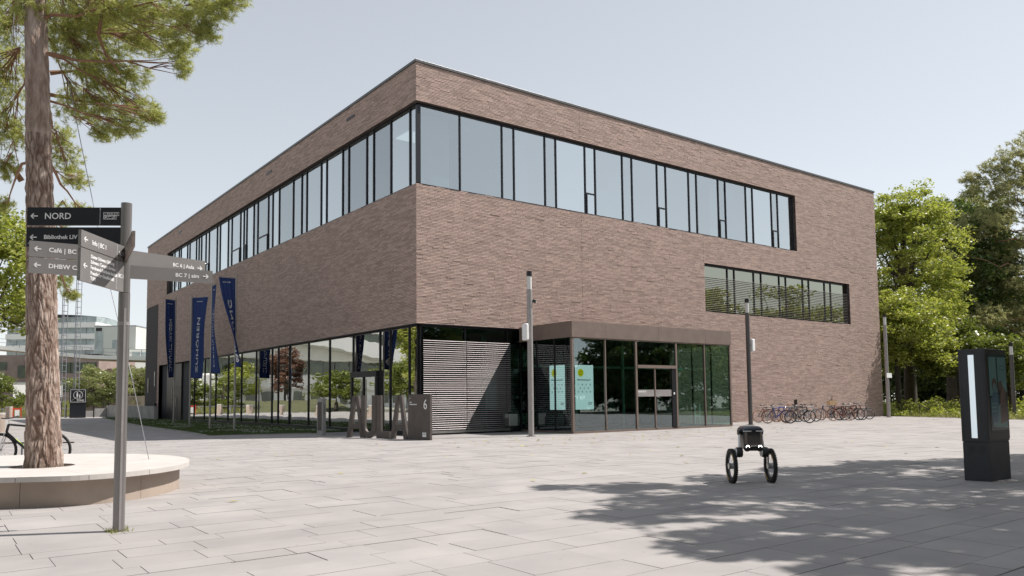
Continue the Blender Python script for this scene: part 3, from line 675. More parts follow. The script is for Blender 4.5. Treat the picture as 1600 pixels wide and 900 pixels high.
# ------------------------------------------------------------------ lamp posts
def lamp(loc, label, H=6.45, extras=(), pm='pole_backlit'):
    t = thing('lamp_post', label, 'lamp post', loc, 0, 'slim pole lamps around the plaza'); r = .11
    B().tube([(0, 0, 0), (0, 0, H-.72)], r, 14).build('pole', pm, t, True)
    B().tube([(0, 0, H-.719), (0, 0, H-.20)], r*.86, 14).build('lamp_cover', 'lens', t, True)
    B().tube([(0, 0, H-.199), (0, 0, H)], r, 14).build('cap', 'black', t, True)
    B().tube([(0, 0, 0), (0, 0, .025)], .2, 14).build('base_plate', 'pole', t)
    if 'antenna' in extras:
        b = B(); b.ball((0, 0, 0), 1, 12, 8); bx = B(); 
        o = B().box(-.30, -.16, -.15, .15, 3.72, 4.38).build('antenna_box', 'white', t, bevel=.05)
        B().box(-.159, -.09, -.03, .03, 3.98, 4.06).build('bracket', 'steel', t)
    if 'antenna_right' in extras:
        B().box(.20, .44, -.12, .08, 3.75, 4.4).build('antenna_box', 'white', t, bevel=.05); B().box(.10, .199, -.03, .03, 4.0, 4.1).build('bracket', 'steel', t)
    if 'spot' in extras:
        B().tube([(.12, -.06, 5.30), (.20, -.16, 5.24)], .07, 10).build('spotlight', 'black', t)
        B().tube([(.20, -.165, 5.24), (.205, -.172, 5.236)], .045, 10).build('spot_lens', 'lens', t)
    if 'plate' in extras: B().box(-.32, .30, -.16, -.13, 2.55, 2.85).build('sign_plate', 'white', t)
    return t
lamp((2.84, -3.87, 0), 'lamp post in front of the left end of the entrance canopy', extras=('antenna', 'spot'), pm='pole')
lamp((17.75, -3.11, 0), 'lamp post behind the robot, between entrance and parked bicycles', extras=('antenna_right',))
lamp((34.04, -1.86, 0), 'lamp post with small white plate at the far right corner of the building', 6.7, extras=('plate',), pm='pole')
lamp((36.5, -8.2, 0), 'lamp post seen just right of the digital kiosk', 4.5)

# ------------------------------------------------------------------ flag poles
FR = Vector((CR.x, CR.y, 0)).normalized(); FF = Vector((CF.x, CF.y, 0)).normalized()
def flag(loc, c_top, c_bot, s_, label, word, H=7.85, ztop=None, zbot=3.15, W=1.0, tw=1.0, logo=False):
    t = thing('flagpole', label, 'flag', loc, 0, 'navy banners along the shaded facade')
    ztop = ztop or H-.22
    B().tube([(0, 0, 0), (0, 0, H)], [.055, .045], 12).build('pole', 'pole_light', t, True)
    def ang(c): return math.acos(max(-1, min(1, c)))
    a0, a1 = ang(c_top), ang(c_bot)
    def S(u, v, off=0):   # u 0..1 across from pole, v 0..1 down
        a = a0 + (a1-a0)*(v**1.15); d = FR*math.cos(a) + FF*math.sin(a)*s_
        nrm = Vector((-d.y, d.x, 0)); sag = .07*math.sin(v*5+loc[1])*u + .05*u*math.sin(u*9+v*3+loc[1])*(.3+v) + .02*math.sin(u*22+v*4)
        w = W*(1-.10*math.sin(v*3.0)); q = d*(.06+u*w) + nrm*(sag+off); return Vector((q.x, q.y, ztop - v*(ztop-zbot) - .05*u*v))
    nu, nv = 14, 44; V = []; Fa = []
    for j in range(nv+1):
        for i in range(nu+1): V.append(tuple(S(i/nu, j/nv)))
    for j in range(nv):
        for i in range(nu): a = j*(nu+1)+i; Fa.append((a, a+1, a+nu+2, a+nu+1))
    m = B(); m.v = V; m.f = Fa; cl = m.build('banner', 'navy', t, True)
    so_ = cl.modifiers.new('thick', 'SOLIDIFY'); so_.thickness = .004
    d0 = FR*math.cos(a0) + FF*math.sin(a0)*s_; B().tube([(0, 0, ztop+.03), tuple(d0*(W+.08) + Vector((0, 0, ztop+.03)))], .022, 8).build('top_arm', 'pole_light', t, True)
    for off in (.012, -.012):
        me = text_mesh(word, .34, .0005, 1.08, .006); xs = [v.co.x for v in me.vertices]; ln = max(xs); bm = bmesh.new(); bm.from_mesh(me)
        bm.to_mesh(me); bm.free()
        for v in me.vertices:
            vv = .93 - (v.co.x/ln)*.68; uu = .62 - v.co.y*.95/W; v.co = S(uu, vv, off)
        link('lettering', me, M['white'], cl)
        if logo or True:
            me = text_mesh('BILDUNGS', .085, .0005, 1.0, .003)
            for v in me.vertices: v.co = S(.30 + v.co.x/W, .055 - v.co.y/(ztop-zbot), off)
            link('lettering', me, M['white'], cl)
    if logo:
        for off in (.013, -.013):
            b = B(); b.torus((0, 0, 0), (0, 0, 1), .17, .03, 20, 4, .05)
            b.bar((-.13, -.08, 0), (.13, .08, 0), .05, .002); b.v = [tuple(S(.5+x/W, .90+y/(ztop-zbot), off)) for x, y, z in b.v]; b.build('emblem', 'white', cl)
    for k in range(6):
        z = ztop - (ztop-zbot)*(k+.5)/6; B().torus((0, 0, z), (0, 0, 1), .055, .010, 10, 4).build('clip', 'steel', t)
    return t
flag((-2.63, 27.6, 0), -.45, -.20, -1, 'flagpole nearest the dark plant doors, banner narrow and turned edge on', 'ZUKUNFT WAGEN', 8.5, zbot=3.1, W=.80)
flag((-2.97, 22.4, 0), .97, .80, -1, 'flagpole with the widest and flattest navy banner', 'ZUHÖREN', 8.1, zbot=2.9, W=1.12)
flag((-3.96, 14.7, 0), .50, .68, -1, 'flagpole with banner whose white letters run down beside the pole', 'BILDUNG FÖRDERN', 7.8, zbot=2.95, W=.9)
flag((-3.85, 11.0, 0), -.74, .66, -1, 'flagpole nearest the glass corner, banner twisted from left to right', 'BILDUNG', 7.75, zbot=3.15, W=.80, logo=True)

# ------------------------------------------------------------------ sign post with direction panels
PO = Vector((-14.2095, -17.4954, 0))
sp = thing('direction_sign_post', 'grey signpost carrying direction panels in front of the pine bench', 'signpost', tuple(PO))
B().tube([(0, 0, 0), (0, 0, 2.785)], .064, 20).build('pole', 'post', sp, True); B().tube([(0, 0, 2.79), (0, 0, 3.868)], .061, 20).build('upper_pole', 'post', sp, True)
B().box(-.012, .012, -.074, -.060, .02, 2.6).build('cable_channel', 'pole', sp)
sb = B().tube([(0, 0, 2.4), (0, 0, 2.44)], .068, 20); sb.build('collar', 'pole', sp, True)
def panel(end, z0, z1, m, label, left=True, gap=.05):
    e = Vector((end[0], end[1], 0)); L_ = e.length; d = e.normalized(); n = Vector((d.y, -d.x, 0))
    if n.dot(-FF) < 0: n = -n
    root = empty('direction_panel', parent=sp); root['label'] = label
    b = B(); a = d*gap; c = d*L_; th = .016
    P = [a + n*th, c + n*th, c - n*th, a - n*th]; b.quad8([(p.x, p.y, z0) for p in P] + [(p.x, p.y, z1) for p in P]); b.build('panel', m, root)
    for zz in (z0+.03, z1-.03):
        q = c + d*.004; B().tube([tuple(q + Vector((0, 0, zz))), tuple(q + d*.010 + Vector((0, 0, zz)))], .006, 6).build('end_screw', 'steel', root)
    right = (-d if left else d)
    if right.cross(Vector((0, 0, 1))).dot(n) < 0: right = -right
    org = (c if (right.dot(d) < 0) else a) + n*(th+.001)
    return root, org, right, L_, n
def arrow(par, org, rt, u, z, s=.05, flip=1):
    for a, b in (((0, 0), (2.2, 0)), ((0, 0), (.95, .85)), ((0, 0), (.95, -.85))):
        A = org + rt*(u+a[0]*s*flip) + Vector((0, 0, z+a[1]*s)); Bq = org + rt*(u+b[0]*s*flip) + Vector((0, 0, z+b[1]*s))
        n = rt.cross(Vector((0, 0, 1))); B().bar(A, Bq, .0115, .004, up=tuple(n)).build('arrow', 'white', par)
def txt(par, org, rt, u, z, s, size, bold=.0015, align='left'): text(s, size, M['white'], par, org + rt*u + Vector((0, 0, z)), rt, ext=.001, bold=bold, align=align)
W_ = Vector((0, 0, 1))
rt_, o_, r_, L_, n_ = panel((-.9525, .6334), 3.60, 3.815, 'anthracite', 'black panel reading NORD')
arrow(rt_, o_, r_, .045, 3.71, .036); txt(rt_, o_, r_, .20, 3.675, 'NORD', .105, .001)
a = o_ + r_*.845; B().bar(a+W_*3.605, a+W_*3.81, .003, .003).build('divider', 'white', rt_)
for z, s_, w_ in ((3.715, 'BILDUNGS', .185), (3.672, 'CAMPUS', .155)):
    a = o_ + r_*.885 + W_*(z+.020); B().bar(a, a + r_*w_, .002, .041, up=(0, 0, 1)).build('logo_plate', 'white', rt_)
    text(s_, .040, M['anthracite'], rt_, o_ + r_*.892 + n_*.003 + W_*(z+.007), r_, ext=.001, bold=.0012, spacing=.95)
rt_, o_, r_, L_, n_ = panel((-.9525, .6334), 3.34, 3.575, 'anthracite', 'black panel reading Bibliothek LIV shop')
arrow(rt_, o_, r_, .045, 3.455, .034); txt(rt_, o_, r_, .20, 3.435, 'Bibliothek LIV | shop', .068)
rt_, o_, r_, L_, n_ = panel((-.9775, .0624), 3.14, 3.318, 'sign_grey', 'grey panel reading Café BC 13')
arrow(rt_, o_, r_, .05, 3.23, .030); txt(rt_, o_, r_, .19, 3.205, 'Café | BC 13', .070)
rt_, o_, r_, L_, n_ = panel((-.9775, .0624), 2.955, 3.130, 'sign_grey', 'grey panel reading DHBW CAS')
arrow(rt_, o_, r_, .05, 3.045, .030); txt(rt_, o_, r_, .19, 3.02, 'DHBW CAS | BC 10', .070)
rt_, o_, r_, L_, n_ = panel((-.5965, -.7996), 3.155, 3.335, 'sign_grey', 'sunlit grey panel reading Info BC 1')
arrow(rt_, o_, r_, .06, 3.245, .032); txt(rt_, o_, r_, .22, 3.215, 'Info | BC 1', .070)
a = o_ + r_*.77; B().bar(a+W_*3.165, a+W_*3.325, .003, .003).build('divider', 'white', rt_); txt(rt_, o_, r_, .81, 3.215, 'BC 1', .055)
rt_, o_, r_, L_, n_ = panel((-.5965, -.7996), 2.79, 3.145, 'sign_grey', 'taller sunlit panel with five lines of text')
arrow(rt_, o_, r_, .06, 2.96, .032)
for k, s_ in enumerate(('Dieter Schwarz Stiftung', 'Schwarz Campus Service', 'Ferdinand-Steinbeis-Institut', 'Fraunhofer-Gesellschaft', 'TUM')): txt(rt_, o_, r_, .20, 3.065-.060*k, s_, .053)
a = o_ + r_*.77; B().bar(a+W_*2.80, a+W_*3.135, .003, .003).build('divider', 'white', rt_); txt(rt_, o_, r_, .81, 2.95, 'BC 1', .06)
rt_, o_, r_, L_, n_ = panel((1.0, .2945), 3.128, 3.308, 'sign_grey', 'grey panel reading BC 6 Aula', left=False)
arrow(rt_, o_, r_, L_-.10, 3.205, .030, -1); txt(rt_, o_, r_, L_-.21, 3.185, 'BC 6 | Aula', .062, align='right')
rt_, o_, r_, L_, n_ = panel((.9785, -.1256), 2.965, 3.120, 'sign_grey', 'grey panel reading BC 7 aim', left=False)
arrow(rt_, o_, r_, L_-.10, 3.045, .030, -1); txt(rt_, o_, r_, L_-.21, 3.02, 'BC 7 | aim', .064, align='right')
panel((-.1255, -1.0886), 3.155, 3.325, 'bronze', 'bronze panel pointing towards the camera')
wd = [(random.uniform(-.13, .13), random.uniform(-.13, .13)) for _ in range(120)]
tag(blades(np.array([a for a, b in wd])+PO.x, np.array([b for a, b in wd])+PO.y, 0, .05, .006, 'weeds', M['dry_grass']), 'tuft of weeds growing round the foot of the signpost', 'weeds', kind='stuff')

# ------------------------------------------------------------------ digital kiosk
kx0, kx1, ky0, ky1, kh = -1.535, -.700, -21.765, -21.350, 2.26
kk = thing('information_kiosk', 'tall black digital kiosk with lit white strip and large screen', 'kiosk', (kx0, ky0, 0)); W1, D1 = kx1-kx0, ky1-ky0
B().box(0, W1, 0, D1, 0, .655).build('base', 'kiosk', kk, bevel=.006); B().box(-.006, W1+.006, -.006, D1+.006, .663, kh).build('cabinet', 'kiosk', kk, bevel=.006)
B().box(.01, W1-.01, .01, D1-.01, .654, .664).build('seam', 'black', kk)
B().box(-.012, -.0065, D1*.40, D1*.62, .73, 2.16).build('light_strip', 'lit_strip', kk)
for a, b in ((.06, .063), (.92, .923)): B().box(-.009, -.0062, D1*a, D1*b+.002, .68, 2.24).build('edge_seam', 'black', kk)
for a in (.58, .18):
    vg = empty('vent_grille', parent=kk); B().box(-.003, -.0005, D1*a, D1*(a+.2), .48, .60).build('vent_plate', 'black', vg)
    for i in range(5): B().box(-.008, -.0031, D1*a+.004, D1*(a+.2)-.004, .49+.022*i, .499+.022*i).build('vent_slat', 'kiosk', vg)
sc_ = empty('screen', parent=kk); B().box(.0, W1, -.016, -.0065, .70, kh-.01).build('bezel', 'black', sc_)
B().box(W1*.12, W1*.95, -.020, -.0165, .86, 2.16).build('display', 'screen_dark', sc_)
def on_scr(poly, m, off):
    b = B(); b.v = [(W1*(.12+.83*u), -.020-off, .86+1.30*v) for u, v in poly]; b.f = [tuple(range(len(poly)))]; b.build('picture_area', m, sc_)
def blob(cx, cy, rx, ry, n=20): return [(cx+rx*math.cos(6.283*k/n), cy+ry*math.sin(6.283*k/n)) for k in range(n)]
on_scr([(0, .45), (.45, .5), (.42, .97), (.0, .97)], 'screen_a', .001); on_scr([(.5, .55), (1, .5), (1, .97), (.5, .97)], 'screen_a', .001)
on_scr([(.08, .05), (.95, .03), (1, .30), (.62, .36), (.2, .28)], 'screen_a', .0012); on_scr([(.05, .12), (.40, .10), (.50, .46), (.22, .52), (.02, .40)], 'screen_c', .0018)
on_scr([(.55, .08), (.98, .12), (.96, .50), (.74, .60), (.58, .46)], 'screen_b', .0018); on_scr(blob(.27, .60, .14, .085), 'screen_b', .0025); on_scr(blob(.62, .57, .13, .085), 'screen_b', .0025)
on_scr(blob(.27, .57, .08, .055), 'screen_a', .0032)
for k, (w_, v) in enumerate(((.34, .34), (.30, .29), (.34, .24))):
    on_scr([(.06, v), (.06+w_, v), (.06+w_, v+.025), (.06, v+.025)], 'white' if 0 else 'screen_a', .004)
on_scr([(.60, .80), (.92, .80), (.92, .81), (.60, .81)], 'screen_c', .004); on_scr([(.60, .85), (.92, .85), (.92, .86), (.60, .86)], 'screen_c', .004)

# ------------------------------------------------------------------ two wheeled robot
rb = thing('delivery_robot', 'black two wheeled robot with white legs standing upright on the shaded plaza', 'robot', (-4.555, -19.19, 0), math.atan2(CAM.y+19.19, CAM.x+4.555) + math.pi/2 + R(17))
# local: faces -Y, x to the right of the viewer
for s in (-1, 1):
    wx = s*.335; w = empty('wheel', parent=rb); cz = .285
    B().torus((wx, 0, cz), (1, 0, 0), .252, .036, 40, 8).build('tyre', 'rubber', w, True)
    kn = B()
    for k in range(44):
        t = 6.283*k/44
        for off in (-.022, .0, .022):
            tt = t + (.07 if off == 0 else 0); c = Vector((wx+off, math.cos(tt)*.290, cz+math.sin(tt)*.290)); kn.bar(c-Vector((.009, 0, 0)), c+Vector((.009, 0, 0)), .016, .014, up=(0, -math.sin(tt), math.cos(tt)))
    kn.build('tyre_knobs', 'rubber', w)
    B().torus((wx, 0, cz), (1, 0, 0), .205, .014, 36, 6).build('rim', 'black', w, True)
    for k in range(18):
        t = 6.283*k/18; sx = .03*(1 if k % 2 else -1)
        B().tube([(wx+sx, math.cos(t+.25)*.03, cz+math.sin(t+.25)*.03), (wx, math.cos(t)*.2, cz+math.sin(t)*.2)], .0025, 4).build('spoke', 'chrome', w)
    B().tube([(wx-.055, 0, cz), (wx+.055, 0, cz)], .052, 16).build('hub', 'steel', w, True)
    for t0 in (2.2, 5.1):
        b = B(); 
        for k in range(7): 
            t = t0+.085*k; c = Vector((wx-s*.0-.033, math.cos(t)*.252, cz+math.sin(t)*.252)); b.bar(c-Vector((.003, 0, 0)), c+Vector((.003, 0, 0)), .012, .03, up=(0, math.cos(t), math.sin(t)))
        b.build('tyre_lettering', 'yellow_paint' if 0 else 'lime_y', w) if 0 else b.build('tyre_lettering', paint('tyre_yellow', (.55, .36, .02)) if 'tyre_yellow' not in bpy.data.materials else bpy.data.materials['tyre_yellow'], w)
    lx = s*.262; leg = empty('leg', parent=rb)
    B().bar((s*.290, 0, .285), (s*.272, -.05, .525), .026, .062, up=(0, 1, 0)).build('shank', 'steel', leg, bevel=.008)
    B().tube([(s*.168, -.06, .525), (s*.272, -.06, .525)], .086, 24).build('knee_motor', 'black', leg, True, bevel=.012)
    B().torus((s*.22, -.06, .525), (1, 0, 0), .086, .006, 24, 6).build('motor_ring', 'rubber', leg, True)
    B().tube([(s*.273, -.06, .525), (s*.287, -.06, .525)], .074, 24).build('motor_cap', 'white', leg, True) if s < 0 else B().tube([(s*.153, -.06, .525), (s*.167, -.06, .525)], .074, 24).build('motor_cap', 'white', leg, True)
    B().bar((s*.205, -.04, .60), (s*.190, .0, .885), .030, .070, up=(0, 1, 0)).build('thigh', 'white', leg, bevel=.01)
    B().tube([(s*.150, .0, .87), (s*.212, .0, .87)], .055, 18).build('hip_joint', 'black', leg, True)
def loft(rings, name, m, par, bevel=0):
    b = B(); n = len(rings[0]); o = 0
    for r_ in rings: b.v += r_
    for i in range(len(rings)-1):
        for k in range(n): b.f.append((i*n+k, i*n+(k+1) % n, (i+1)*n+(k+1) % n, (i+1)*n+k))
    b.f.append(tuple(reversed(range(n)))); b.f.append(tuple((len(rings)-1)*n+k for k in range(n))); return b.build(name, m, par, True)
def rr_ring(w, d, z, y0=0, n=6, rad=.06):
    P = []
    for (sx, sy, a0) in ((1, 1, 0), (-1, 1, 90), (-1, -1, 180), (1, -1, 270)):
        for k in range(n): a = R(a0+90*k/(n-1)); P.append((sx*(w/2-rad)+rad*math.cos(a), y0+sy*(d/2-rad)+rad*math.sin(a), z))
    return P
loft([rr_ring(.24, .28, .575), rr_ring(.28, .34, .61), rr_ring(.29, .36, .74), rr_ring(.30, .36, .87), rr_ring(.29, .34, .90)], 'body', 'black', rb)
loft([rr_ring(.32, .38, .885), rr_ring(.345, .40, .905), rr_ring(.335, .39, .935), rr_ring(.28, .32, .965), rr_ring(.18, .22, .975)], 'top_cover', mat('robot_cover', (.02, .025, .035), .18), rb)
B().box(-.125, .125, -.196, -.186, .665, .865).build('front_window', mat('robot_glass', (.006, .006, .008), .05), rb, bevel=.01)
for s in (-1, 1):
    B().box(s*.127-.018, s*.127+.018, -.199, -.187, .66, .875).build('front_trim', 'bronze', rb); B().box(s*.11-.07, s*.11+.07, -.205, -.19, .884, .897).build('brow', 'white', rb)
    B().tube([(s*.105, -.185, .618), (s*.105, -.198, .618)], .030, 16).build('headlight', 'headlight', rb)
    B().ball((s*.105, -.150, .60), .060, 14, 8).build('lamp_housing', 'black', rb, True)
B().box(-.05, .05, -.205, -.18, .625, .655).build('sensor', 'steel', rb, bevel=.006); B().box(-.06, .06, -.17, -.12, .555, .60).build('bumper', 'rubber', rb)
B().tube([(-.075, -.2, .668), (.075, -.2, .668)], .008, 8).build('sensor_bar', 'bronze', rb)

# ------------------------------------------------------------------ bicycles
def bicycle(loc, rz, label, frame, tyre='rubber', saddle='black', fender=None, crate=False, child_seat=False, lean=5, hb='flat', group='bicycles parked along the brick facade', sc=1.0, rim='chrome', down2=None):
    t = thing('bicycle', label, 'bicycle', loc, rz, group); t.rotation_euler = (R(lean), 0, rz); t.scale = (sc,)*3
    Rr = .345; wb = .53
    fm_ = M[frame] if isinstance(frame, str) else frame
    for x in (-wb, wb):
        w = empty('wheel', parent=t); B().torus((x, 0, Rr), (0, 1, 0), Rr-.024, .026, 32, 6).build('tyre', tyre, w, True); B().torus((x, 0, Rr), (0, 1, 0), Rr-.048, .009, 28, 5).build('rim', rim, w, True)
        s_ = B()
        for k in range(16): a = 6.283*k/16; s_.bar((x, .012*(1 if k % 2 else -1), Rr), (x+math.cos(a)*(Rr-.05), 0, Rr+math.sin(a)*(Rr-.05)), .004)
        s_.build('spokes', 'chrome', w); B().tube([(x, -.05, Rr), (x, .05, Rr)], .025, 8).build('hub', 'steel', w)
        if fender:
            f = B(); a0, a1 = (R(20), R(175)) if x < 0 else (R(25), R(150)); n = 12; o = len(f.v)
            for k in range(n+1):
                a = a0+(a1-a0)*k/n
                for dy in (-.028, .028): f.v.append((x+math.cos(a)*(Rr+.025), dy, Rr+math.sin(a)*(Rr+.025)))
            for k in range(n): f.f.append((2*k, 2*k+1, 2*k+3, 2*k+2))
            g = f.build('mudguard', fender, t); md = g.modifiers.new('s', 'SOLIDIFY'); md.thickness = .006
    bb = (-.05, 0, .29); st_ = (-.22, 0, .80); hd_ = (.36, 0, .86); hdl = (.40, 0, .70); ra = (-wb, 0, Rr); fa = (wb, 0, Rr)
    f = B(); f.tube([bb, st_], .022, 7).tube([st_, hd_], .022, 7).tube([bb, hdl], .026, 7).tube([hd_, hdl], .026, 7)
    for s in (-1, 1): f.tube([(bb[0], s*.03, bb[2]), (ra[0], s*.055, ra[2])], .010, 6).tube([(st_[0], s*.01, st_[2]-.04), (ra[0], s*.055, ra[2])], .009, 6)
    f.build('frame', fm_, t, True)
    if down2: B().tube([(Vector(bb)*.35+Vector(hdl)*.65) + Vector((0, -.008, .006)), (Vector(bb)*.8+Vector(hdl)*.2) + Vector((0, -.008, .006))], .0235, 7).build('frame_stripe', down2, t)
    k = B()
    for s in (-1, 1): k.tube([(hdl[0]+.01, s*.05, hdl[2]-.02), (fa[0], s*.055, fa[2])], .011, 6)
    k.box(.385, .425, -.06, .06, .675, .695); k.build('fork', fm_ if hb != 'mtb' else M['chrome'], t, True)
    B().tube([(st_[0], 0, st_[2]), (-.25, 0, .93)], .013, 7).build('seat_post', 'chrome', t)
    sa = B(); sa.ball((-.27, 0, .955), .12, 12, 6, (1.15, .62, .26)); sa.ball((-.16, 0, .955), .07, 8, 5, (1.3, .45, .35)); sa.build('saddle', saddle, t, True)
    B().tube([(.36, 0, .86), (.345, 0, .98)], .014, 7).build('stem', 'chrome', t)
    h = B()
    if hb == 'flat' or hb == 'mtb': h.tube([(.33, -.30, 1.01), (.36, -.1, .985), (.36, .1, .985), (.33, .30, 1.01)], .013, 7)
    elif hb == 'city': h.tube([(.12, -.27, 1.06), (.25, -.27, 1.07), (.38, -.12, 1.04), (.36, 0, .985), (.38, .12, 1.04), (.25, .27, 1.07), (.12, .27, 1.06)], .012, 7)
    else: h.tube([(.36, -.2, .84), (.46, -.2, .86), (.46, -.2, .97), (.38, -.2, .98), (.36, 0, .985), (.38, .2, .98), (.46, .2, .97), (.46, .2, .86), (.36, .2, .84)], .012, 7)
    h.build('handlebar', 'black' if hb != 'city' else 'chrome', t, True)
    c = B(); c.torus((-.05, -.045, .29), (0, 1, 0), .09, .006, 20, 4); c.bar((-.05, -.06, .29), (.06, -.06, .16), .018); c.bar((-.05, .06, .29), (-.16, .06, .42), .018); c.box(.02, .10, -.15, -.065, .15, .17); c.box(-.20, -.12, .065, .15, .41, .43)
    c.bar((-.05, -.045, .38), (-wb, -.045, .38), .008); c.bar((-.05, -.045, .205), (-wb, -.045, .31), .008); c.build('crank', 'black', t)
    if fender:
        rk = B(); rk.box(-.72, -.30, -.07, .07, .735, .75); rk.bar((-.55, .06, .735), (-wb, .06, Rr), .008); rk.bar((-.55, -.06, .735), (-wb, -.06, Rr), .008); rk.build('luggage_rack', 'black', t)
        B().box(-.745, -.72, -.04, .04, .66, .72).build('rear_light', 'red', t)
        B().ball((.47, 0, .84), .04, 8, 6).build('headlamp', 'chrome', t, True)
    if crate:
        cr = empty('front_crate', parent=t)
        for zz in (.93, 1.01, 1.09):
            B().box(.28, .72, -.18, -.165, zz, zz+.055).build('crate_slat', 'crate', cr); B().box(.28, .72, .165, .18, zz, zz+.055).build('crate_slat', 'crate', cr)
            B().box(.28, .295, -.164, .164, zz, zz+.055).build('crate_slat', 'crate', cr); B().box(.705, .72, -.164, .164, zz, zz+.055).build('crate_slat', 'crate', cr)
        B().box(.28, .72, -.18, .18, .91, .928).build('crate_floor', 'crate', cr)
    if child_seat:
        B().box(-.62, -.36, -.15, .15, .78, .86).build('child_seat', 'black', t, bevel=.03); B().box(-.66, -.60, -.15, .15, .861, 1.25).build('child_seat_back', 'black', t, bevel=.03)
    B().tube([(-.12, -.02, .3), (-.2, -.16, .01)], .008, 5).build('kickstand', 'steel', t)
    return t
PB = {n: paint('bike_'+n, c) for n, c in (('blue', (.04, .07, .28)), ('navy', (.03, .04, .14)), ('black', (.02, .02, .022)), ('red', (.26, .04, .035)), ('maroon', (.13, .02, .02)), ('silver', (.45, .46, .47)), ('green', (.03, .12, .07)), ('grey', (.12, .12, .13)))}
BD = math.atan2(FR.y, FR.x)   # across the view
def bike_at(px, d_along, *a, **k):
    p = at(px[0], px[1], 1); ray = (p-CAM); s = -CAM.z/ray.z; q = CAM + ray*s; return bicycle((q.x, q.y, 0), *a, **k)
bike_at((1199, 660), 0, BD+R(12), 'leftmost parked bicycle, black with its saddle low', PB['black'], hb='flat', lean=-5, tyre='tan_tyre')
bike_at((1214, 661.5), 0, BD+R(8), 'blue city bicycle with swept chrome handlebar near the left end', PB['blue'], hb='city', fender=PB['navy'], tyre='tan_tyre')
bike_at((1229, 659.5), 0, BD+R(188), 'blue bicycle with orange brown tyres and tan saddle', PB['blue'], hb='flat', tyre='tan_tyre', saddle='saddle', fender=PB['blue'], child_seat=True)
bike_at((1243, 659), 0, BD+R(-4), 'dark grey bicycle in the middle of the left cluster', PB['grey'], hb='drop', lean=6)
bike_at((1250, 661.5), 0, BD+R(6), 'black bicycle with large front wheel facing right in left cluster', PB['black'], hb='flat', rim='rubber')
bike_at((1262, 659), 0, BD+R(10), 'silver bicycle at the right end of the left cluster', PB['silver'], hb='drop', lean=-4)
bike_at((1297, 656.5), 0, BD+R(184), 'navy bicycle with tan saddle and tan tyres left of the crate bicycle', PB['navy'], hb='city', tyre='tan_tyre', saddle='saddle', fender=PB['blue'])
bike_at((1315, 657.5), 0, BD+R(190), 'dark red bicycle carrying a pale wooden crate at the handlebar', PB['maroon'], hb='city', tyre='tan_tyre', crate=True, fender=PB['black'])
bike_at((1327, 656.5), 0, BD+R(-8), 'black bicycle in the middle of the right cluster', PB['black'], hb='flat', fender=PB['black'])
bike_at((1334, 656.5), 0, BD+R(4), 'dark red framed bicycle with tall handlebar facing right', PB['maroon'], hb='city')
bike_at((1345, 655.5), 0, BD+R(2), 'grey bicycle with thin tyres at the far right of the row', PB['grey'], hb='drop', lean=-5)
for i, px in enumerate(((1205, 660), (1236, 660), (1267, 660), (1293, 656.5), (1322, 656.5))):
    p = at(px[0], px[1], 1); ray = (p-CAM); q = CAM + ray*(-CAM.z/ray.z); d = FR*.22
    B_ = B().tube([(-d.x, -d.y, 0), (-d.x, -d.y, .78), (-d.x*.8, -d.y*.8, .84), (d.x*.8, d.y*.8, .84), (d.x, d.y, .78), (d.x, d.y, 0)], .02, 8)
    o = B_.build('bicycle_stand', 'steel', None, True); o.location = (q.x, q.y, 0)
    tag(o, 'steel hoop bicycle stand, ' + ('leftmost of the five', 'second from the left', 'at the right end of the left cluster', 'at the left end of the right cluster', 'between the crate bicycle and the rightmost one')[i], 'bicycle stand', 'steel hoops the bicycles lean on')
# mountain bike behind the pine
q = at(48, 715, 1); ray = q-CAM; q = CAM + ray*(-CAM.z/ray.z)
mt = bicycle((-14.22, -7.5, .10), BD+R(184), 'black and lime mountain bike parked behind the pine trunk', PB['black'], hb='mtb', lean=-3, group=None, sc=1.08, down2='lime', rim='black')
rk = thing('bicycle_rack', 'low rail holding the mountain bike behind the pine', 'bicycle rack', (-14.10, -7.6, 0), BD)
B().box(-.9, .9, .10, .16, .0, .06).build('rail', 'galv', rk)
for x in (-.7, .7): B().box(x-.03, x+.03, -.09, .09, .061, .11).build('foot', 'galv', rk)
for x in (-.35, .35): B().tube([(x, .13, .06), (x, .13, .62)], .02, 6).build('upright', 'galv', rk)
B().box(-.8, .8, .115, .145, .60, .63).build('cross_rail', 'bronze', rk)

# ------------------------------------------------------------------ pine with round bench
RIM = [(-15.17, -14.42), (-14.73, -14.66), (-14.3, -14.84), (-13.82, -14.80), (-13.38, -14.62), (-13.0, -14.34), (-12.6, -13.90), (-12.28, -13.19), (-12.12, -12.4), (-12.14, -11.70), (-12.36, -10.9), (-12.78, -10.2), (-13.4, -9.5),
       (-14.3, -9.05), (-15.3, -8.95), (-16.3, -9.3), (-17.1, -10.0), (-17.6, -11.0), (-17.7, -12.0), (-17.3, -13.0), (-16.6, -13.7), (-15.8, -14.15)]
def smooth_loop(P, it=2):
    for _ in range(it):
        Q = []
        for i in range(len(P)):
            a, b = P[i], P[(i+1) % len(P)]; Q += [(a[0]*.75+b[0]*.25, a[1]*.75+b[1]*.25), (a[0]*.25+b[0]*.75, a[1]*.25+b[1]*.75)]
        P = Q
    return P
RL = smooth_loop(RIM); cxr, cyr = -14.75, -12.0
TC = (-14.47, -12.55)
def off_loop(P, d):
    out = []; n = len(P)
    for i in range(n):
        a, b = Vector(P[i-1]), Vector(P[(i+1) % n]); t = (b-a).normalized(); out.append((P[i][0]-t.y*d, P[i][1]+t.x*d))
    return out
bench = thing('round_bench', 'low curved concrete bench slab wrapped round the pine', 'bench', (0, 0, 0))
area = sum(RL[i-1][0]*RL[i][1]-RL[i][0]*RL[i-1][1] for i in range(len(RL)))/2
if area < 0: RL = RL[::-1]
inner = off_loop(RL, .16); n = len(RL)
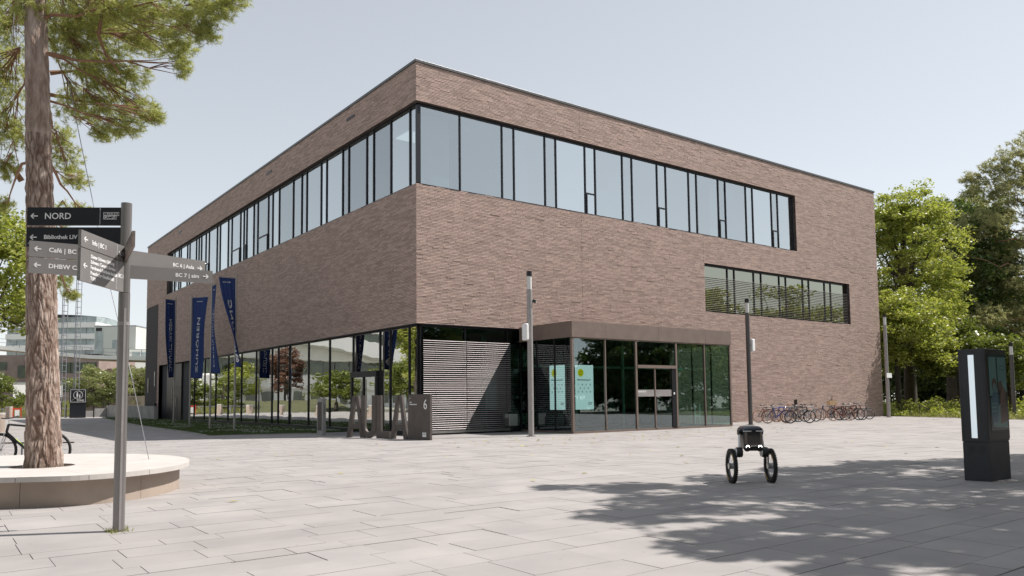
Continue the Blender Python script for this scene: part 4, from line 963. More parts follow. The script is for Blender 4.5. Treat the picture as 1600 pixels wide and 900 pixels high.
def ring_band(outer, z0, z1, hole_r, name, m, i0, i1, gap=.0):
    """wedge of the top slab between angular indices"""
    b = B(); P = outer[i0:i1+1]
    H = []
    for x, y in P:
        a = math.atan2(y-TC[1], x-TC[0]); H.append((TC[0]+hole_r*math.cos(a), TC[1]+hole_r*math.sin(a)))
    k = len(P); b.v = [(x, y, z0) for x, y in P] + [(x, y, z1) for x, y in P] + [(x, y, z0) for x, y in H] + [(x, y, z1) for x, y in H]
    for i in range(k-1):
        b.f += [(i, i+1, k+i+1, k+i), (k+i, k+i+1, 3*k+i+1, 3*k+i), (2*k+i, 3*k+i, 3*k+i+1, 2*k+i+1), (i+1, i, 2*k+i, 2*k+i+1)]
    b.f += [(0, k, 3*k, 2*k), (k-1, 2*k+k-1, 3*k+k-1, k+k-1)]
    return b.build(name, m, bench)
loop = RL + [RL[0]]
cuts = list(range(0, n+1, 8)); cuts[-1] = n
for a, b_ in zip(cuts, cuts[1:]):
    L_ = loop[a:b_+1]; P = [Vector(q) for q in L_]; d0 = (P[1]-P[0]).normalized()*.004; d1 = (P[-1]-P[-2]).normalized()*.004
    seg = [tuple(P[0]+d0)] + [tuple(q) for q in P[1:-1]] + [tuple(P[-1]-d1)]
    loop2 = seg; ring_band(loop2, .375, .45, .46, 'seat_slab', 'bench_top', 0, len(seg)-1)
iloop = inner + [inner[0]]
wcuts = list(range(0, n+1, 16)); wcuts[-1] = n
for a, b_ in zip(wcuts, wcuts[1:]):
    L_ = iloop[a:b_+1]; P = [Vector(q) for q in L_]; d0 = (P[1]-P[0]).normalized()*.003; d1 = (P[-1]-P[-2]).normalized()*.003
    seg = [tuple(P[0]+d0)] + [tuple(q) for q in P[1:-1]] + [tuple(P[-1]-d1)]
    b = B(); k = len(seg); o_ = []
    for q in seg:
        v = Vector(q); c = Vector(TC); o_.append(tuple(v + (c-v).normalized()*.14))
    b.v = [(x, y, 0) for x, y in seg] + [(x, y, .374) for x, y in seg] + [(x, y, 0) for x, y in o_] + [(x, y, .374) for x, y in o_]
    for i in range(k-1): b.f += [(i, i+1, k+i+1, k+i), (k+i, k+i+1, 3*k+i+1, 3*k+i), (2*k+i+1, 2*k+i, 3*k+i, 3*k+i+1)]
    b.f += [(0, k, 3*k, 2*k), (k-1, 3*k-1, 4*k-1, 2*k-1)]; b.build('base_wall', 'concrete', bench)
sb_ = B(); sb_.tube([(TC[0], TC[1], 0), (TC[0], TC[1], .36)], .47, 24); sb_.build('planter_soil', 'soil', bench)
rg_ = B(); rg_.torus((TC[0], TC[1], .445), (0, 0, 1), .47, .012, 32, 6); rg_.build('planter_ring', 'bronze', bench)

def np_concat(L): return np.concatenate(L) if L else np.zeros((0, 3))
def shoots(centres, dirs, n_need, ln, w, r=None):
    """bottle brush pine shoots: thin triangles round short twigs"""
    N = len(centres); c = np.repeat(centres, n_need, 0); d = np.repeat(dirs, n_need, 0); K = N*n_need
    t = rng.random(K)[:, None]; base = c + d*(t-.5)*ln*1.5
    v = rng.normal(size=(K, 3)); v /= np.linalg.norm(v, axis=1)[:, None]; nd = v*1.0 + d*.75; nd /= np.linalg.norm(nd, axis=1)[:, None]
    s = np.cross(nd, rng.normal(size=(K, 3))); s /= np.linalg.norm(s, axis=1)[:, None]
    L_ = ln*(.6+.6*rng.random(K))[:, None]
    V = np.stack([base - s*w/2, base + s*w/2, base + nd*L_], 1); return V.reshape(-1, 3)
def tri_mesh(name, V, m, parent): return from_np(name, V, np.arange(len(V)).reshape(-1, 3), m, parent)
def curve_pts(a, b, sag=0, wig=.06, n=7):
    a = Vector(a); b = Vector(b); L_ = (b-a).length; P = []
    for i in range(n+1):
        t = i/n; q = a.lerp(b, t) + Vector((0, 0, sag*L_*4*t*(1-t)))
        if 0 < i < n: q += Vector((random.gauss(0, wig), random.gauss(0, wig), random.gauss(0, wig)))*L_*.35
        P.append(q)
    return P

pine = thing('pine_tree', 'tall pine with rough bark growing out of the round bench', 'tree', (0, 0, 0))
TP = [(-14.44, -12.55, 0), (-14.46, -12.57, .7), (-14.52, -12.59, 2.2), (-14.59, -12.6, 4.0), (-14.74, -12.6, 7.2), (-14.85, -12.6, 9.5), (-14.9, -12.5, 12.5), (-14.8, -12.4, 15.5)]
TR = [.295, .265, .245, .225, .18, .15, .11, .03]
# trunk: lofted with plate relief
CK = []
def trunk_mesh(P, Rr, n=96, m=220, amp=.036):
    V = []; F_ = []; zs = [p[2] for p in P]; CK.clear()
    for j in range(m+1):
        z = zs[0] + (zs[-1]-zs[0])*j/m; x = np.interp(z, zs, [p[0] for p in P]); y = np.interp(z, zs, [p[1] for p in P]); r = np.interp(z, zs, Rr)
        for k in range(n):
            a = 6.28318*k/n; q = Vector((math.cos(a)*r*13, math.sin(a)*r*13, z*2.9)); q = q + Vector((noise.noise(q*.6), noise.noise(q*.6+Vector((9, 0, 0))), 0))*.9
            dd = noise.voronoi(q)[0]; d2_ = noise.voronoi(q*2.3)[0]; e_ = min(1, (dd[1]-dd[0])*2.4)*.62 + min(1, (d2_[1]-d2_[0])*2.4)*.38 + .12*noise.noise(q*3.1)*1; e_ = max(0, min(1, e_)); am = amp*min(1, r/.2)*(1 if z < 6.0 else .4)
            f = e_**.8*(.8+.2*noise.noise(q*.9)) ; CK.append(min(1, e_*1.15+.05) if z < 6 else .6+.4*e_); flare = .06*math.exp(-z*2.2)*(1+.35*math.sin(a*5+1))
            rr = r + am*(f-.75) + flare + amp*.35*noise.noise(q*1.7); V.append((x+rr*math.cos(a), y+rr*math.sin(a), z))
    for j in range(m):
        for k in range(n): a = j*n+k; b = j*n+(k+1) % n; F_.append((a, b, b+n, a+n))
    return V, F_
V, F_ = trunk_mesh(TP, TR, 150, 560); mm = B(); mm.v = V; mm.f = F_; tk_ = mm.build('trunk', 'bark', pine); _a = tk_.data.attributes.new('crack', 'FLOAT', 'POINT'); _a.data.foreach_set('value', CK[:len(tk_.data.vertices)])
def trunk_at(z): zs = [p[2] for p in TP]; return Vector((np.interp(z, zs, [p[0] for p in TP]), np.interp(z, zs, [p[1] for p in TP]), z))
# foliage pads: image-plane centre, radii in pixels, depth -> real places in the crown
pads = [(15, 40, 55, 55, 15), (5, 120, 40, 50, 14.2), (10, 200, 35, 45, 14.6), (90, 45, 45, 45, 15.8), (130, 20, 55, 40, 13.6), (130, 75, 55, 42, 13.8), (185, 55, 50, 42, 14.4), (180, 12, 50, 30, 13.2),
        (240, 20, 50, 32, 13.4), (232, 62, 40, 28, 14.0), (295, 22, 45, 34, 13.0), (275, 68, 32, 26, 13.4), (330, 15, 36, 24, 12.8), (362, 2, 28, 14, 12.8), (285, 102, 15, 20, 13.3), (322, 55, 22, 20, 12.9),
        (150, 125, 45, 34, 14.6), (198, 118, 36, 26, 14.2), (120, 165, 34, 36, 15.0), (168, 168, 42, 28, 14.6), (215, 168, 32, 24, 14.2), (238, 183, 18, 14, 14.0), (196, 200, 30, 18, 14.2), (160, 208, 25, 14, 14.4),
        (105, 250, 28, 26, 15.3), (120, 282, 22, 16, 15.1), (95, 215, 22, 24, 15.5), (8, 262, 22, 24, 14.8), (6, 320, 16, 14, 15.4), (100, 335, 26, 22, 16.2), (128, 330, 18, 14, 16.0),
        (105, 395, 22, 24, 16.2), (122, 420, 18, 16, 16.1), (98, 440, 14, 18, 16.3), (112, 462, 12, 10, 16.2), (52, 10, 30, 30, 13.2)]
cl = []; dl = []; bm_l = B(); bm_t = B()
for (px, py, rx, ry, dep) in pads:
    c = at(px, py, dep); sx, sy = rx*dep/F_PX, ry*dep/F_PX; sz_ = max(sx, sy)*.9
    N = int(430*rx*ry/1600)+60; P = rng.normal(size=(N, 3)); P /= np.linalg.norm(P, axis=1)[:, None]; P *= (rng.random(N)**.45)[:, None]
    nzs = np.array([noise.noise(Vector((p[0]*2.4+px, p[1]*2.4+py, p[2]*2.4))) for p in P]); P = P[nzs > -.09]
    Q = np.array(c)[None] + P[:, :1]*sx*np.array(CR) + P[:, 1:2]*sy*np.array(CU) + P[:, 2:]*sz_*np.array(CF)
    tz = c.z + random.uniform(-.2, .8); tz = max(3.2, min(13, tz)); root = trunk_at(tz)
    dr_ = Q - np.array(root)[None]; dr_ /= np.linalg.norm(dr_, axis=1)[:, None]; dr_ += rng.normal(0, .45, dr_.shape); dr_[:, 2] += .25; dr_ /= np.linalg.norm(dr_, axis=1)[:, None]
    cl.append(Q); dl.append(dr_)
    L_ = (c-root).length; bp_ = curve_pts(root, c, sag=random.uniform(-.06, .12), wig=.035, n=8); r0 = .014+.007*L_
    if pads.index((px, py, rx, ry, dep)) % 2 == 0: bm_l.tube(bp_, [r0*(1-.85*i/8) for i in range(9)], 7)
    for k in range(0, len(Q), 9):
        i = random.randint(4, 8); a = bp_[i]; e = Vector(Q[k]); 
        if (e-a).length < 1.1: bm_t.tube([a, a.lerp(e, .5)+Vector((0, 0, random.uniform(-.04, .06))), e], [.010, .007, .003], 4, False)
# crown above the frame
for k in range(26):
    z = random.uniform(9.4, 15.2); a = random.uniform(0, 6.283); rad = (16.2-z)*.55*random.uniform(.5, 1); c = trunk_at(z) + Vector((math.cos(a)*rad, math.sin(a)*rad, .3))
    if a < .4 or a > 5.9: continue
    p = px_of(c)
    if p[2] > 0 and -80 < p[0] < 1700 and p[1] > -90: continue
    N = 90; P = rng.normal(size=(N, 3)); P /= np.linalg.norm(P, axis=1)[:, None]; P *= (rng.random(N)**.5)[:, None]*np.array([.75, .75, .45]); Q = np.array(c)[None]+P
    d_ = P + rng.normal(0, .3, P.shape); d_ /= np.linalg.norm(d_, axis=1)[:, None]; cl.append(Q); dl.append(d_); bm_l.tube(curve_pts(trunk_at(max(z-.5, 3)), c, .05), [.06, .055, .05, .04, .03, .02, .015, .01], 6)
bm_l.build('limb', 'limb', pine, True); bm_t.build('twigs', 'limb', pine)['kind'] = 'stuff'
cl = np.concatenate(cl); dl = np.concatenate(dl)
V = shoots(cl, dl, 34, .085, .0062); tri_mesh('crown', V, M['needle'], pine)['kind'] = 'stuff'
for P_, R_ in (([at(157, -20, 13.2), at(160, 20, 13.2), at(154, 55, 13.3), at(165, 85, 13.4), at(180, 105, 13.5), at(190, 122, 13.6)], [.034, .031, .027, .021, .015, .007]),
               ([at(34, 283, 15.1), at(22, 265, 15.0), at(8, 255, 14.9), at(-30, 240, 14.7)], [.06, .05, .04, .03]), ([at(36, 215, 15), at(20, 200, 14.9), at(0, 190, 14.7)], [.05, .035, .02]),
               ([at(78, 114, 15), at(100, 112, 15.1), at(125, 110, 15)], [.05, .035, .02]), ([at(78, 148, 15), at(108, 153, 15), at(135, 160, 14.9), at(165, 158, 14.8)], [.04, .03, .02, .01])):
    B().tube(P_, R_, 8).build('bare_limb', 'limb', pine, True)
w_ = B().tube([at(94, 60, 14.3), at(125, 217, 14.1), at(173, 453, 13.6), at(206, 590, 13.1), Vector((-12.75, -12.2, .452))], .007, 5, False); tag(w_.build('support_cable', 'galv'), 'thin steel cable running from the pine crown down to the bench', 'cable')
w_ = B().tube([at(22, 20, 14.3), at(14, 110, 14.4), at(5, 200, 14.4), at(-6, 330, 14.6)], .006, 5, False); tag(w_.build('support_cable', 'galv'), 'thin cable hanging in the pine crown left of the trunk', 'cable')

# ------------------------------------------------------------------ broadleaf trees
def leaf_quads(C, size, flat=.0):
    n = len(C); a = rng.normal(size=(n, 3)); a[:, 2] *= .55; a /= np.linalg.norm(a, axis=1)[:, None]; b = np.cross(a, rng.normal(size=(n, 3))); b /= np.linalg.norm(b, axis=1)[:, None]
    s = size*(.6+.8*rng.random(n))[:, None]
    return np.stack([C - a*s, C + b*s*.5, C + a*s, C - b*s*.5], 1).reshape(-1, 3)
def quad_mesh(name, V, m, parent=None): return from_np(name, V, np.arange(len(V)).reshape(-1, 4), m, parent)
def crown_points(Rr, Hh, n_cl, per, seed, cr=.22, low=-.7, lumps=None):
    g = np.random.default_rng(seed); pts = []; cen = []
    for i in range(n_cl):
        v = g.normal(size=3); v /= np.linalg.norm(v); 
        if v[2] < low: v[2] = -v[2]
        ra = g.uniform(.55, 1.0) * (1 + .28*noise.noise(Vector(v*2.2) + Vector((seed, 0, 0))))
        c = v*ra*np.array([Rr, Rr, Hh]); cen.append(c); k = int(per*g.uniform(.6, 1.5)); rc = cr*Rr*g.uniform(.55, 1.35)
        p = g.normal(size=(k, 3)); p /= np.linalg.norm(p, axis=1)[:, None]; p *= (g.random(k)**.45)[:, None]*rc*np.array([1.15, 1.15, .62])
        pts.append(c+p)
    return np.concatenate(pts), np.array(cen)
def broadleaf(loc, H, Rr, Hh, label, m, n_cl=120, per=110, leaf=.14, seed=1, group=None, tr=None, name='broadleaf_tree', low=-.7, cr=.24, cull=None):
    t = thing(name, label, 'tree', loc, 0, group); cz = H-Hh; P, cen = crown_points(Rr, Hh, n_cl, per, seed, cr, low); P = P+np.array([0, 0, cz])
    if cull is not None: k = cull(P + np.array(loc)); P = P[k]
    quad_mesh('crown', leaf_quads(P, leaf), m, t)['kind'] = 'stuff'
    tr = tr or max(.12, H*.022); b = B(); b.tube([(0, 0, -.05), (.05, 0, cz*.4), (0, .08, cz), (.1, 0, cz+Hh*.5)], [tr*1.25, tr, tr*.75, tr*.25], 10); b.build('trunk', 'trunk', t, True)
    l = B(); 
    for i in range(0, len(cen), max(1, len(cen)//16)):
        e = Vector(cen[i]) + Vector((0, 0, cz)); 
        if cull is not None and not cull(np.array([e + Vector(loc)]))[0]: continue
        s = Vector((0, 0, cz*.75 + Hh*.3*random.random())); l.tube(curve_pts(s, e, .04, n=5), [tr*.45, tr*.36, tr*.28, tr*.2, tr*.12, tr*.05], 6)
    l.build('limbs', 'trunk', t, True)
    return t
def gpos(px, dep, py=640): p = at(px, py, dep); return (p.x, p.y, 0)
GR = 'broadleaf trees behind the building'
broadleaf(gpos(1424, 62), 18.2, 4.7, 6.6, 'bright green tree rising just behind the right end of the building', M['leaf_bright'], 420, 100, .115, 11, GR, cr=.15)
broadleaf(gpos(1405, 57), 8.9, 4.3, 3.3, 'low bright tree at the building corner in front of the taller ones', M['leaf_bright'], 330, 95, .11, 12, GR, cr=.15)
broadleaf(gpos(1490, 74), 20.4, 6.0, 8.4, 'dark tree standing between the bright tree and the pine', M['leaf_dark'], 300, 120, .15, 13, GR, cr=.17)
broadleaf(gpos(1532, 76), 21.8, 4.6, 7.6, 'upright green tree partly hidden by the grey green pine', M['leaf_mid'], 300, 100, .13, 14, GR, cr=.17)
broadleaf(gpos(1600, 82), 13.5, 5.5, 6.4, 'broad dark tree behind the kiosk at the right edge', M['leaf_dark'], 190, 180, .16, 15, GR)
broadleaf(gpos(1440, 84), 12.0, 6.5, 6.5, 'dark tree deep in the shade behind the building corner', M['leaf_dark'], 200, 180, .2, 16, GR, low=-1)
broadleaf(gpos(1540, 92), 13.5, 8.5, 7.3, 'dark tree filling the gap below the pine', M['leaf_dark'], 200, 180, .2, 17, GR, low=-1)
broadleaf(gpos(1500, 58), 6.9, 2.8, 2.5, 'small pale green tree with low crown left of the kiosk', M['leaf_mid'], 70, 110, .13, 18, GR)
broadleaf(gpos(1580, 56), 5.4, 2.6, 2.2, 'small shrubby tree right behind the kiosk', M['leaf_mid'], 70, 100, .13, 19, GR)
broadleaf(gpos(1668, 80), 13, 4.6, 5.2, 'tree just beyond the right edge of the plaza', M['leaf_mid'], 110, 110, .16, 20, GR)
# grey green pine at the right
p2 = thing('pine_tree', 'spreading grey green pine with reddish limbs at the right edge', 'tree', gpos(1660, 71)); o2 = Vector(gpos(1660, 71))
lb = B(); T2 = [(0, 0, 0), (.2, 0, 4), (.3, .2, 9), (.6, 0, 16), (1.4, -.8, 24)]; tb = B().tube(T2, [.34, .3, .25, .18, .05], 12); tb.build('trunk', 'limb', p2, True)
cl = []; dl = []
p2pads = [(1592, 240, 34, 22), (1560, 262, 30, 16), (1600, 280, 40, 26), (1550, 300, 44, 22), (1520, 280, 18, 12), (1580, 330, 50, 28), (1535, 350, 46, 24), (1500, 372, 30, 18), (1590, 385, 45, 28), (1545, 400, 46, 26), (1505, 425, 34, 20), (1480, 400, 16, 12),
          (1585, 440, 45, 26), (1540, 450, 40, 24), (1500, 465, 24, 16), (1590, 490, 40, 26), (1545, 495, 34, 22), (1512, 505, 20, 16), (1590, 535, 34, 20), (1550, 535, 22, 14), (1640, 260, 40, 30), (1650, 350, 40, 30), (1650, 450, 40, 30), (1618, 215, 24, 16)]
for (px, py, rx, ry) in p2pads:
    dep = 70 + random.uniform(-2.5, 3); c = at(px, py, dep) - o2; sx, sy = rx*dep/F_PX, ry*dep/F_PX
    N = int(420*rx*ry/900)+50; P = rng.normal(size=(N, 3)); P /= np.linalg.norm(P, axis=1)[:, None]; P *= (rng.random(N)**.5)[:, None]
    nzs = np.array([noise.noise(Vector((p[0]*2.2+px, p[1]*2.2+py, p[2]*2.2))) for p in P]); P = P[nzs > -.04]
    Q = np.array(c)[None] + P[:, :1]*sx*np.array(CR) + P[:, 1:2]*sy*np.array(CU) + P[:, 2:]*sx*np.array(CF)
    tz = max(2.5, c.z - random.uniform(.5, 2.0)); root = Vector((0, 0, tz)); d_ = Q-np.array(root); d_ /= np.linalg.norm(d_, axis=1)[:, None]; d_ += rng.normal(0, .4, d_.shape); d_ /= np.linalg.norm(d_, axis=1)[:, None]
    cl.append(Q); dl.append(d_); lb.tube(curve_pts(root, c, .05, .08), [.11, .10, .09, .075, .06, .045, .03, .015], 7)
lb.build('limb', 'limb', p2, True)
tri_mesh('crown', shoots(np.concatenate(cl), np.concatenate(dl), 24, .30, .042), M['needle_dark'], p2)['kind'] = 'stuff'

# shade trees behind the camera on the right: their shadow falls over the lower right of the plaza
CE, SE, TE = math.cos(SUN_AZ), math.sin(SUN_AZ), math.tan(SUN_EL)
def outside_view(P):
    k = np.ones(len(P), bool)
    for i, p in enumerate(P):
        a = px_of(p)
        if a[2] > .3 and -40 < a[0] < 1640 and -45 < a[1] < 950: k[i] = False
    return k
shade = [(-6.6, -18.4, .9), (-4.0, -18.9, 1.2), (-7.6, -17.5, .45), (-1.6, -18.9, 1.3), (.6, -19.1, 1.3), (2.6, -20.4, 1.5), (-7.4, -20.2, 1.2), (-8.9, -20.35, .6), (-5.2, -20.8, 1.3), (-2.6, -21.2, 1.5), (0.0, -21.6, 1.5), (-9.0, -21.5, .75), (-6.6, -22.6, 1.3), (-9.0, -23.2, .8), (-8.2, -22.4, .8),
         (-4.2, -23.0, 1.4), (-1.4, -23.8, 1.7), (1.8, -23.2, 1.8), (4.6, -21.6, 1.5), (-7.2, -24.6, 1.3), (-4.4, -25.4, 1.7), (-.8, -26.2, 1.9), (5.4, -24.6, 1.9), (7.6, -22.4, 1.4), (-8.3, -25.8, 1.2), (-9.9, -24.6, .5), (-3.2, -20.0, 1.1), (1.4, -20.6, 1.2), (-5.6, -19.6, .9), (-.6, -22.6, 1.3), (3.2, -24.8, 1.6), (-2.8, -24.4, 1.3), (-5.8, -23.8, 1.1), (-9.6, -22.6, .7), (5.0, -20.6, 1.2), (-2.0, -27.6, 1.8), (-6.4, -26.8, 1.5), (-9.2, -24.2, .7), (-8.6, -23.6, .7), (-9.7, -23.8, .45), (-8.0, -24.9, .9), (-7.5, -23.4, .9), (-8.8, -25.2, .8)]
def shade_tree(base, pts, label, seed, hlo, hhi, m):
    g = np.random.default_rng(seed); t = thing('broadleaf_tree', label, 'tree', base, 0, 'tall trees behind the camera'); P_ = []; l = B(); cz = hlo
    for (sx, sy, rad) in pts:
        h = g.uniform(hlo, hhi); c = np.array([sx + CE*h/TE, sy + SE*h/TE, h])
        k = int(1150*rad*rad); p = g.normal(size=(k, 3)); p /= np.linalg.norm(p, axis=1)[:, None]; p *= (g.random(k)**.5)[:, None]*rad*np.array([1, 1, .7])
        nz = np.array([noise.noise(Vector(q*1.15) + Vector(c)*1.0) for q in p]); p = p[nz > -.22]
        P_.append(c+p); l.tube(curve_pts(Vector((0, 0, cz*.7)), Vector(c)-Vector(base), .05, .05), [.14, .12, .10, .08, .06, .045, .03, .015], 6)
    P_ = np.concatenate(P_); P_ = P_[outside_view(P_)]; quad_mesh('crown', leaf_quads(P_, .12) - np.tile(np.array(base), (len(P_)*4, 1)), m, t)['kind'] = 'stuff'
    b = B().tube([(0, 0, 0), (.1, 0, 3), (0, .1, 7), (0, 0, hlo+3)], [.32, .27, .22, .08], 10); b.build('trunk', 'trunk', t, True); l.build('limbs', 'trunk', t, True)
shade_tree((-1.0, -29.5, 0), [s for s in shade if s[0] < -5.0], 'shade tree nearest behind the camera', 31, 10.5, 13.0, M['leaf_mid'])
shade_tree((5.5, -29.0, 0), [s for s in shade if -5.0 <= s[0] < -.5], 'middle one of the tall shade trees', 32, 10.0, 13.0, M['leaf_mid'])
shade_tree((11.5, -27.5, 0), [s for s in shade if s[0] >= -.5], 'shade tree farthest to the right of the camera', 33, 9.5, 12.5, M['leaf_mid'])

# trees mirrored in the glass: south east of the entrance and north west of the lawn
SE = (('leaf_dark', 40, -33, 10.5, 4.8, 'darkest of the near trees mirrored in the entrance glass'), ('leaf_mid', 48, -38, 12, 5.5, 'tree mirrored behind the door of the entrance glass'), ('leaf_bright', 57, -33, 15, 6.2, 'first bright tree mirrored in the lower window'),
      ('leaf_bright', 66, -40, 16, 6.5, 'middle tree mirrored in the lower window'), ('leaf_bright', 76, -34, 15.5, 6.5, 'second bright tree mirrored in the lower window'), ('leaf_dark', 33, -44, 12, 5.5, 'dark tree mirrored in the left panes of the entrance'),
      ('leaf_bright', 88, -36, 16, 7, 'broad tree mirrored at the right end of the lower window'), ('leaf_dark', 24, -50, 12, 6, 'dark tree mirrored beside the lit displays'), ('leaf_mid', 100, -30, 12, 7, 'farthest tree of the south east row'))
for i, (mk, x, y, H, Rr, lab) in enumerate(SE): broadleaf((x, y, 0), H, Rr, H*.47, lab, M[mk], 110, 110, .24, 40+i, 'trees along the south east side of the plaza', low=-1)
for i, (x, y, Rr) in enumerate(((30, -38, 3.5), (36, -37, 3.5), (42, -36.5, 3.5), (49, -34, 3.5), (56, -31, 3.5), (63, -31, 3.5), (24, -42, 3.5), (18, -46, 3.5))):
    broadleaf((x, y, 0), 4.6, Rr, 2.4, ('%s bush of the dark row mirrored low in the entrance glass' % ('third', 'fourth', 'fifth', 'sixth', 'seventh', 'eighth', 'second', 'first')[i]), M['leaf_dark'], 70, 90, .2, 200+i, 'bushes along the south east side of the plaza', low=-1, name='shrub')
NW = ((-22, 34, 9.5, 3.4, 'leaf_bright', 'bright green tree mirrored in the corner pane behind the letters'), (-27, 43, 10, 3.8, 'leaf_bright', 'bright tree mirrored above the glass door'), (-31, 56, 6.0, 4.0, 'leaf_mid', 'low spreading tree mirrored left of the glass door'), (-26, 66, 5.0, 3.4, 'leaf_mid', 'lowest tree mirrored above the slim stele'),
      (-38, 64, 7.0, 4.4, 'leaf_mid', 'round tree behind the low ones mirrored in the glass'), (-22, 92, 7, 3.8, 'leaf_bright', 'small bright tree mirrored behind the flagpoles'), (-33, 30, 11, 4.4, 'leaf_mid', 'tallest tree mirrored in the corner panes'), (-24, 78, 9, 2.6, 'leaf_red', 'copper leaved tree mirrored in the ground floor glass'))
for i, (x, y, H, Rr, mk, lab) in enumerate(NW): broadleaf((x, y, 0), H, Rr, H*.40, lab, M[mk], 80, 80, .17, 60+i, 'trees on the north west side of the plaza')
for i, (x, y) in enumerate(((-34, 4), (-36, -8), (-40, 16))): broadleaf((x, y, 0), 11, 4.5, 4.4, ('middle', 'southernmost', 'northernmost')[i] + ' one of three trees west of the plaza', M['leaf_mid'], 80, 80, .2, 80+i, 'trees on the north west side of the plaza')
# unseen wood behind the camera, added to block sky light and deepen shade
for i, (x, y, H) in enumerate(((-30, -42, 15), (-20, -48, 16), (-8, -44, 17), (2, -42, 17), (12, -38, 17), (20, -36, 16), (-36, -30, 15), (-40, -18, 14), (14, -52, 17), (-12, -58, 17))):
    broadleaf((x, y, 0), H, 6.0, H*.45, '%s tall unseen tree added behind the camera to block sky light, counted from the west' % ('third', 'fourth', 'sixth', 'seventh', 'eighth', 'tenth', 'second', 'first', 'ninth', 'fifth')[i], M['leaf_mid'], 110, 90, .30, 300+i, 'unseen trees added to block sky light', low=-1)
# white building mirrored in the ground floor glass
wb_ = thing('white_building', 'long white building with curved bands mirrored in the ground floor glass', 'building', (-40, 96, 0), R(-12))
for k, (z0, z1, dy) in enumerate(((3.2, 5.6, 0), (8.0, 10.6, -.6), (13.2, 15.5, 0))): B().box(-46, 24.5, dy, 14, z0, z1).build('white_band', 'far_white', wb_, bevel=.3)
B().box(-45.5, 24, .8, 13.5, 0, 15.4).build('core', 'far_white', wb_)
for k in range(23):
    for z0, z1 in ((5.7, 7.95), (10.65, 13.1)): B().box(-45+3*k, -42.2+3*k, .60, .79, z0, z1).build('window', 'far_dark', wb_)
    if k % 3: B().box(-45+3*k, -43+3*k, .60, .79, .8, 2.8).build('window', 'far_dark', wb_)
ar = B(); nA = 24; o = 0
for i in range(nA+1):
    t = i/nA; x = -20+40*t; z = 6.2+4.8*math.sin(t*math.pi*.5)
    for (yy, zz) in ((-3.2, z), (-3.2, z+2.4), (-.7, z+2.4), (-.7, z)): ar.v.append((x, yy, zz))
for i in range(nA):
    for k in range(4): ar.f.append((i*4+k, (i+1)*4+k, (i+1)*4+(k+1) % 4, i*4+(k+1) % 4))
ar.f.append((0, 1, 2, 3)); ar.build('curved_band', 'far_white', wb_)

# ------------------------------------------------------------------ left background
hedge_group = 'shrubs along the far end of the plaza'
broadleaf((-13.4, 23.5, 0), 12.6, 3.3, 4.6, 'bright green tree left of the pine trunk', M['leaf_bright'], 130, 130, .12, 101, None)
broadleaf((-19.5, 28.5, 0), 12.0, 3.8, 4.4, 'green tree at the left edge behind the mountain bike', M['leaf_mid'], 100, 110, .13, 102, None)
for i, (x, y, H, Rr) in enumerate(((-9.6, 73, 4.6, 2.4), (-13.5, 72, 5.2, 3.0), (-6.6, 75, 2.6, 1.6))):
    broadleaf((x, y, 0), H, Rr, H*.48, ('leafy shrub beside the grassy bank, left of the pine trunk', 'tallest shrub at the left edge of the far bank', 'lowest shrub next to the pine trunk on the far bank')[i], M['leaf_mid'], 60, 70, .14, 110+i, hedge_group, name='shrub', low=-1)
for i, (x, y, H, Rr) in enumerate(((1.6, 84.5, 6.2, 3.0), (5.0, 82.5, 6.4, 3.0), (8.6, 82, 6.1, 3.0))):
    broadleaf((x, y, 0), H, Rr, H*.49, ('silvery green shrub behind the concrete wall left of the signpost', 'silvery green shrub behind the concrete wall, hidden partly by the signpost', 'silvery green shrub at the building end of the concrete wall', 'smallest silvery shrub behind the black ZONE sign')[i], M['dry_shrub'] if 'dry_shrub' in M else M.setdefault('dry_shrub', leaf_mat('silvery_leaves', (.17, .20, .06), (.31, .32, .14), .35)), 90, 90, .13, 120+i, hedge_group, name='shrub', low=-1)
# grassy bank, low walls, parapet
bk = B(); bk.v = [(-30, 67, 0), (-2.2, 67, 0), (-2.2, 76, 1.3), (-30, 76, 1.5), (-30, 80, 1.5), (-2.2, 80, 1.3)]; bk.f = [(0, 1, 2, 3), (3, 2, 5, 4)]; tag(bk.build('grass_bank', 'soil'), kind='structure')
nb = 9000; gx = rng.uniform(-16, -2.3, nb); gy = rng.uniform(67.2, 78, nb); zz = np.clip((gy-67)/9, 0, 1)*1.35
a = rng.random(nb)*6.283; hh = .35*(.5+rng.random(nb)); V = np.zeros((nb, 3, 3)); V[:, 0] = np.c_[gx-np.cos(a)*.03, gy-np.sin(a)*.03, zz]; V[:, 1] = np.c_[gx+np.cos(a)*.03, gy+np.sin(a)*.03, zz]; V[:, 2] = np.c_[gx+rng.normal(0, .08, nb), gy+rng.normal(0, .08, nb), zz+hh]
tag(tri_mesh('meadow_grass', V.reshape(-1, 3), M['dry_grass'], None), 'dry yellowish meadow grass on the far bank', 'grass', kind='stuff')
cw = thing('ramp_wall', 'low concrete ramp wall running from the building to the far steps', 'wall', (0, 0, 0))
ys = [40.3, 43, 46, 49, 52, 55, 58, 61]
for a_, b_ in zip(ys, ys[1:]): B().box(-1.05, -.72, a_+.01, b_-.01, 0, 1.12).build('wall_panel', 'old_concrete', cw, bevel=.01)
for k in range(3): B().box(-1.05-1.1*(k+1), -1.05-1.1*k-.02, 60.7, 61.0, 0, 1.05-.22*(k+1)).build('wall_panel', 'old_concrete', cw, bevel=.01)
sl = thing('floodlight', 'small black floodlight lying on the ramp wall end', 'light', (-.88, 40.7, 1.12)); B().box(-.10, .10, -.08, .10, .0, .04).build('foot', 'black', sl); B().bar((0, -.1, .10), (0, .12, .20), .22, .12).build('lamp_head', 'black', sl)
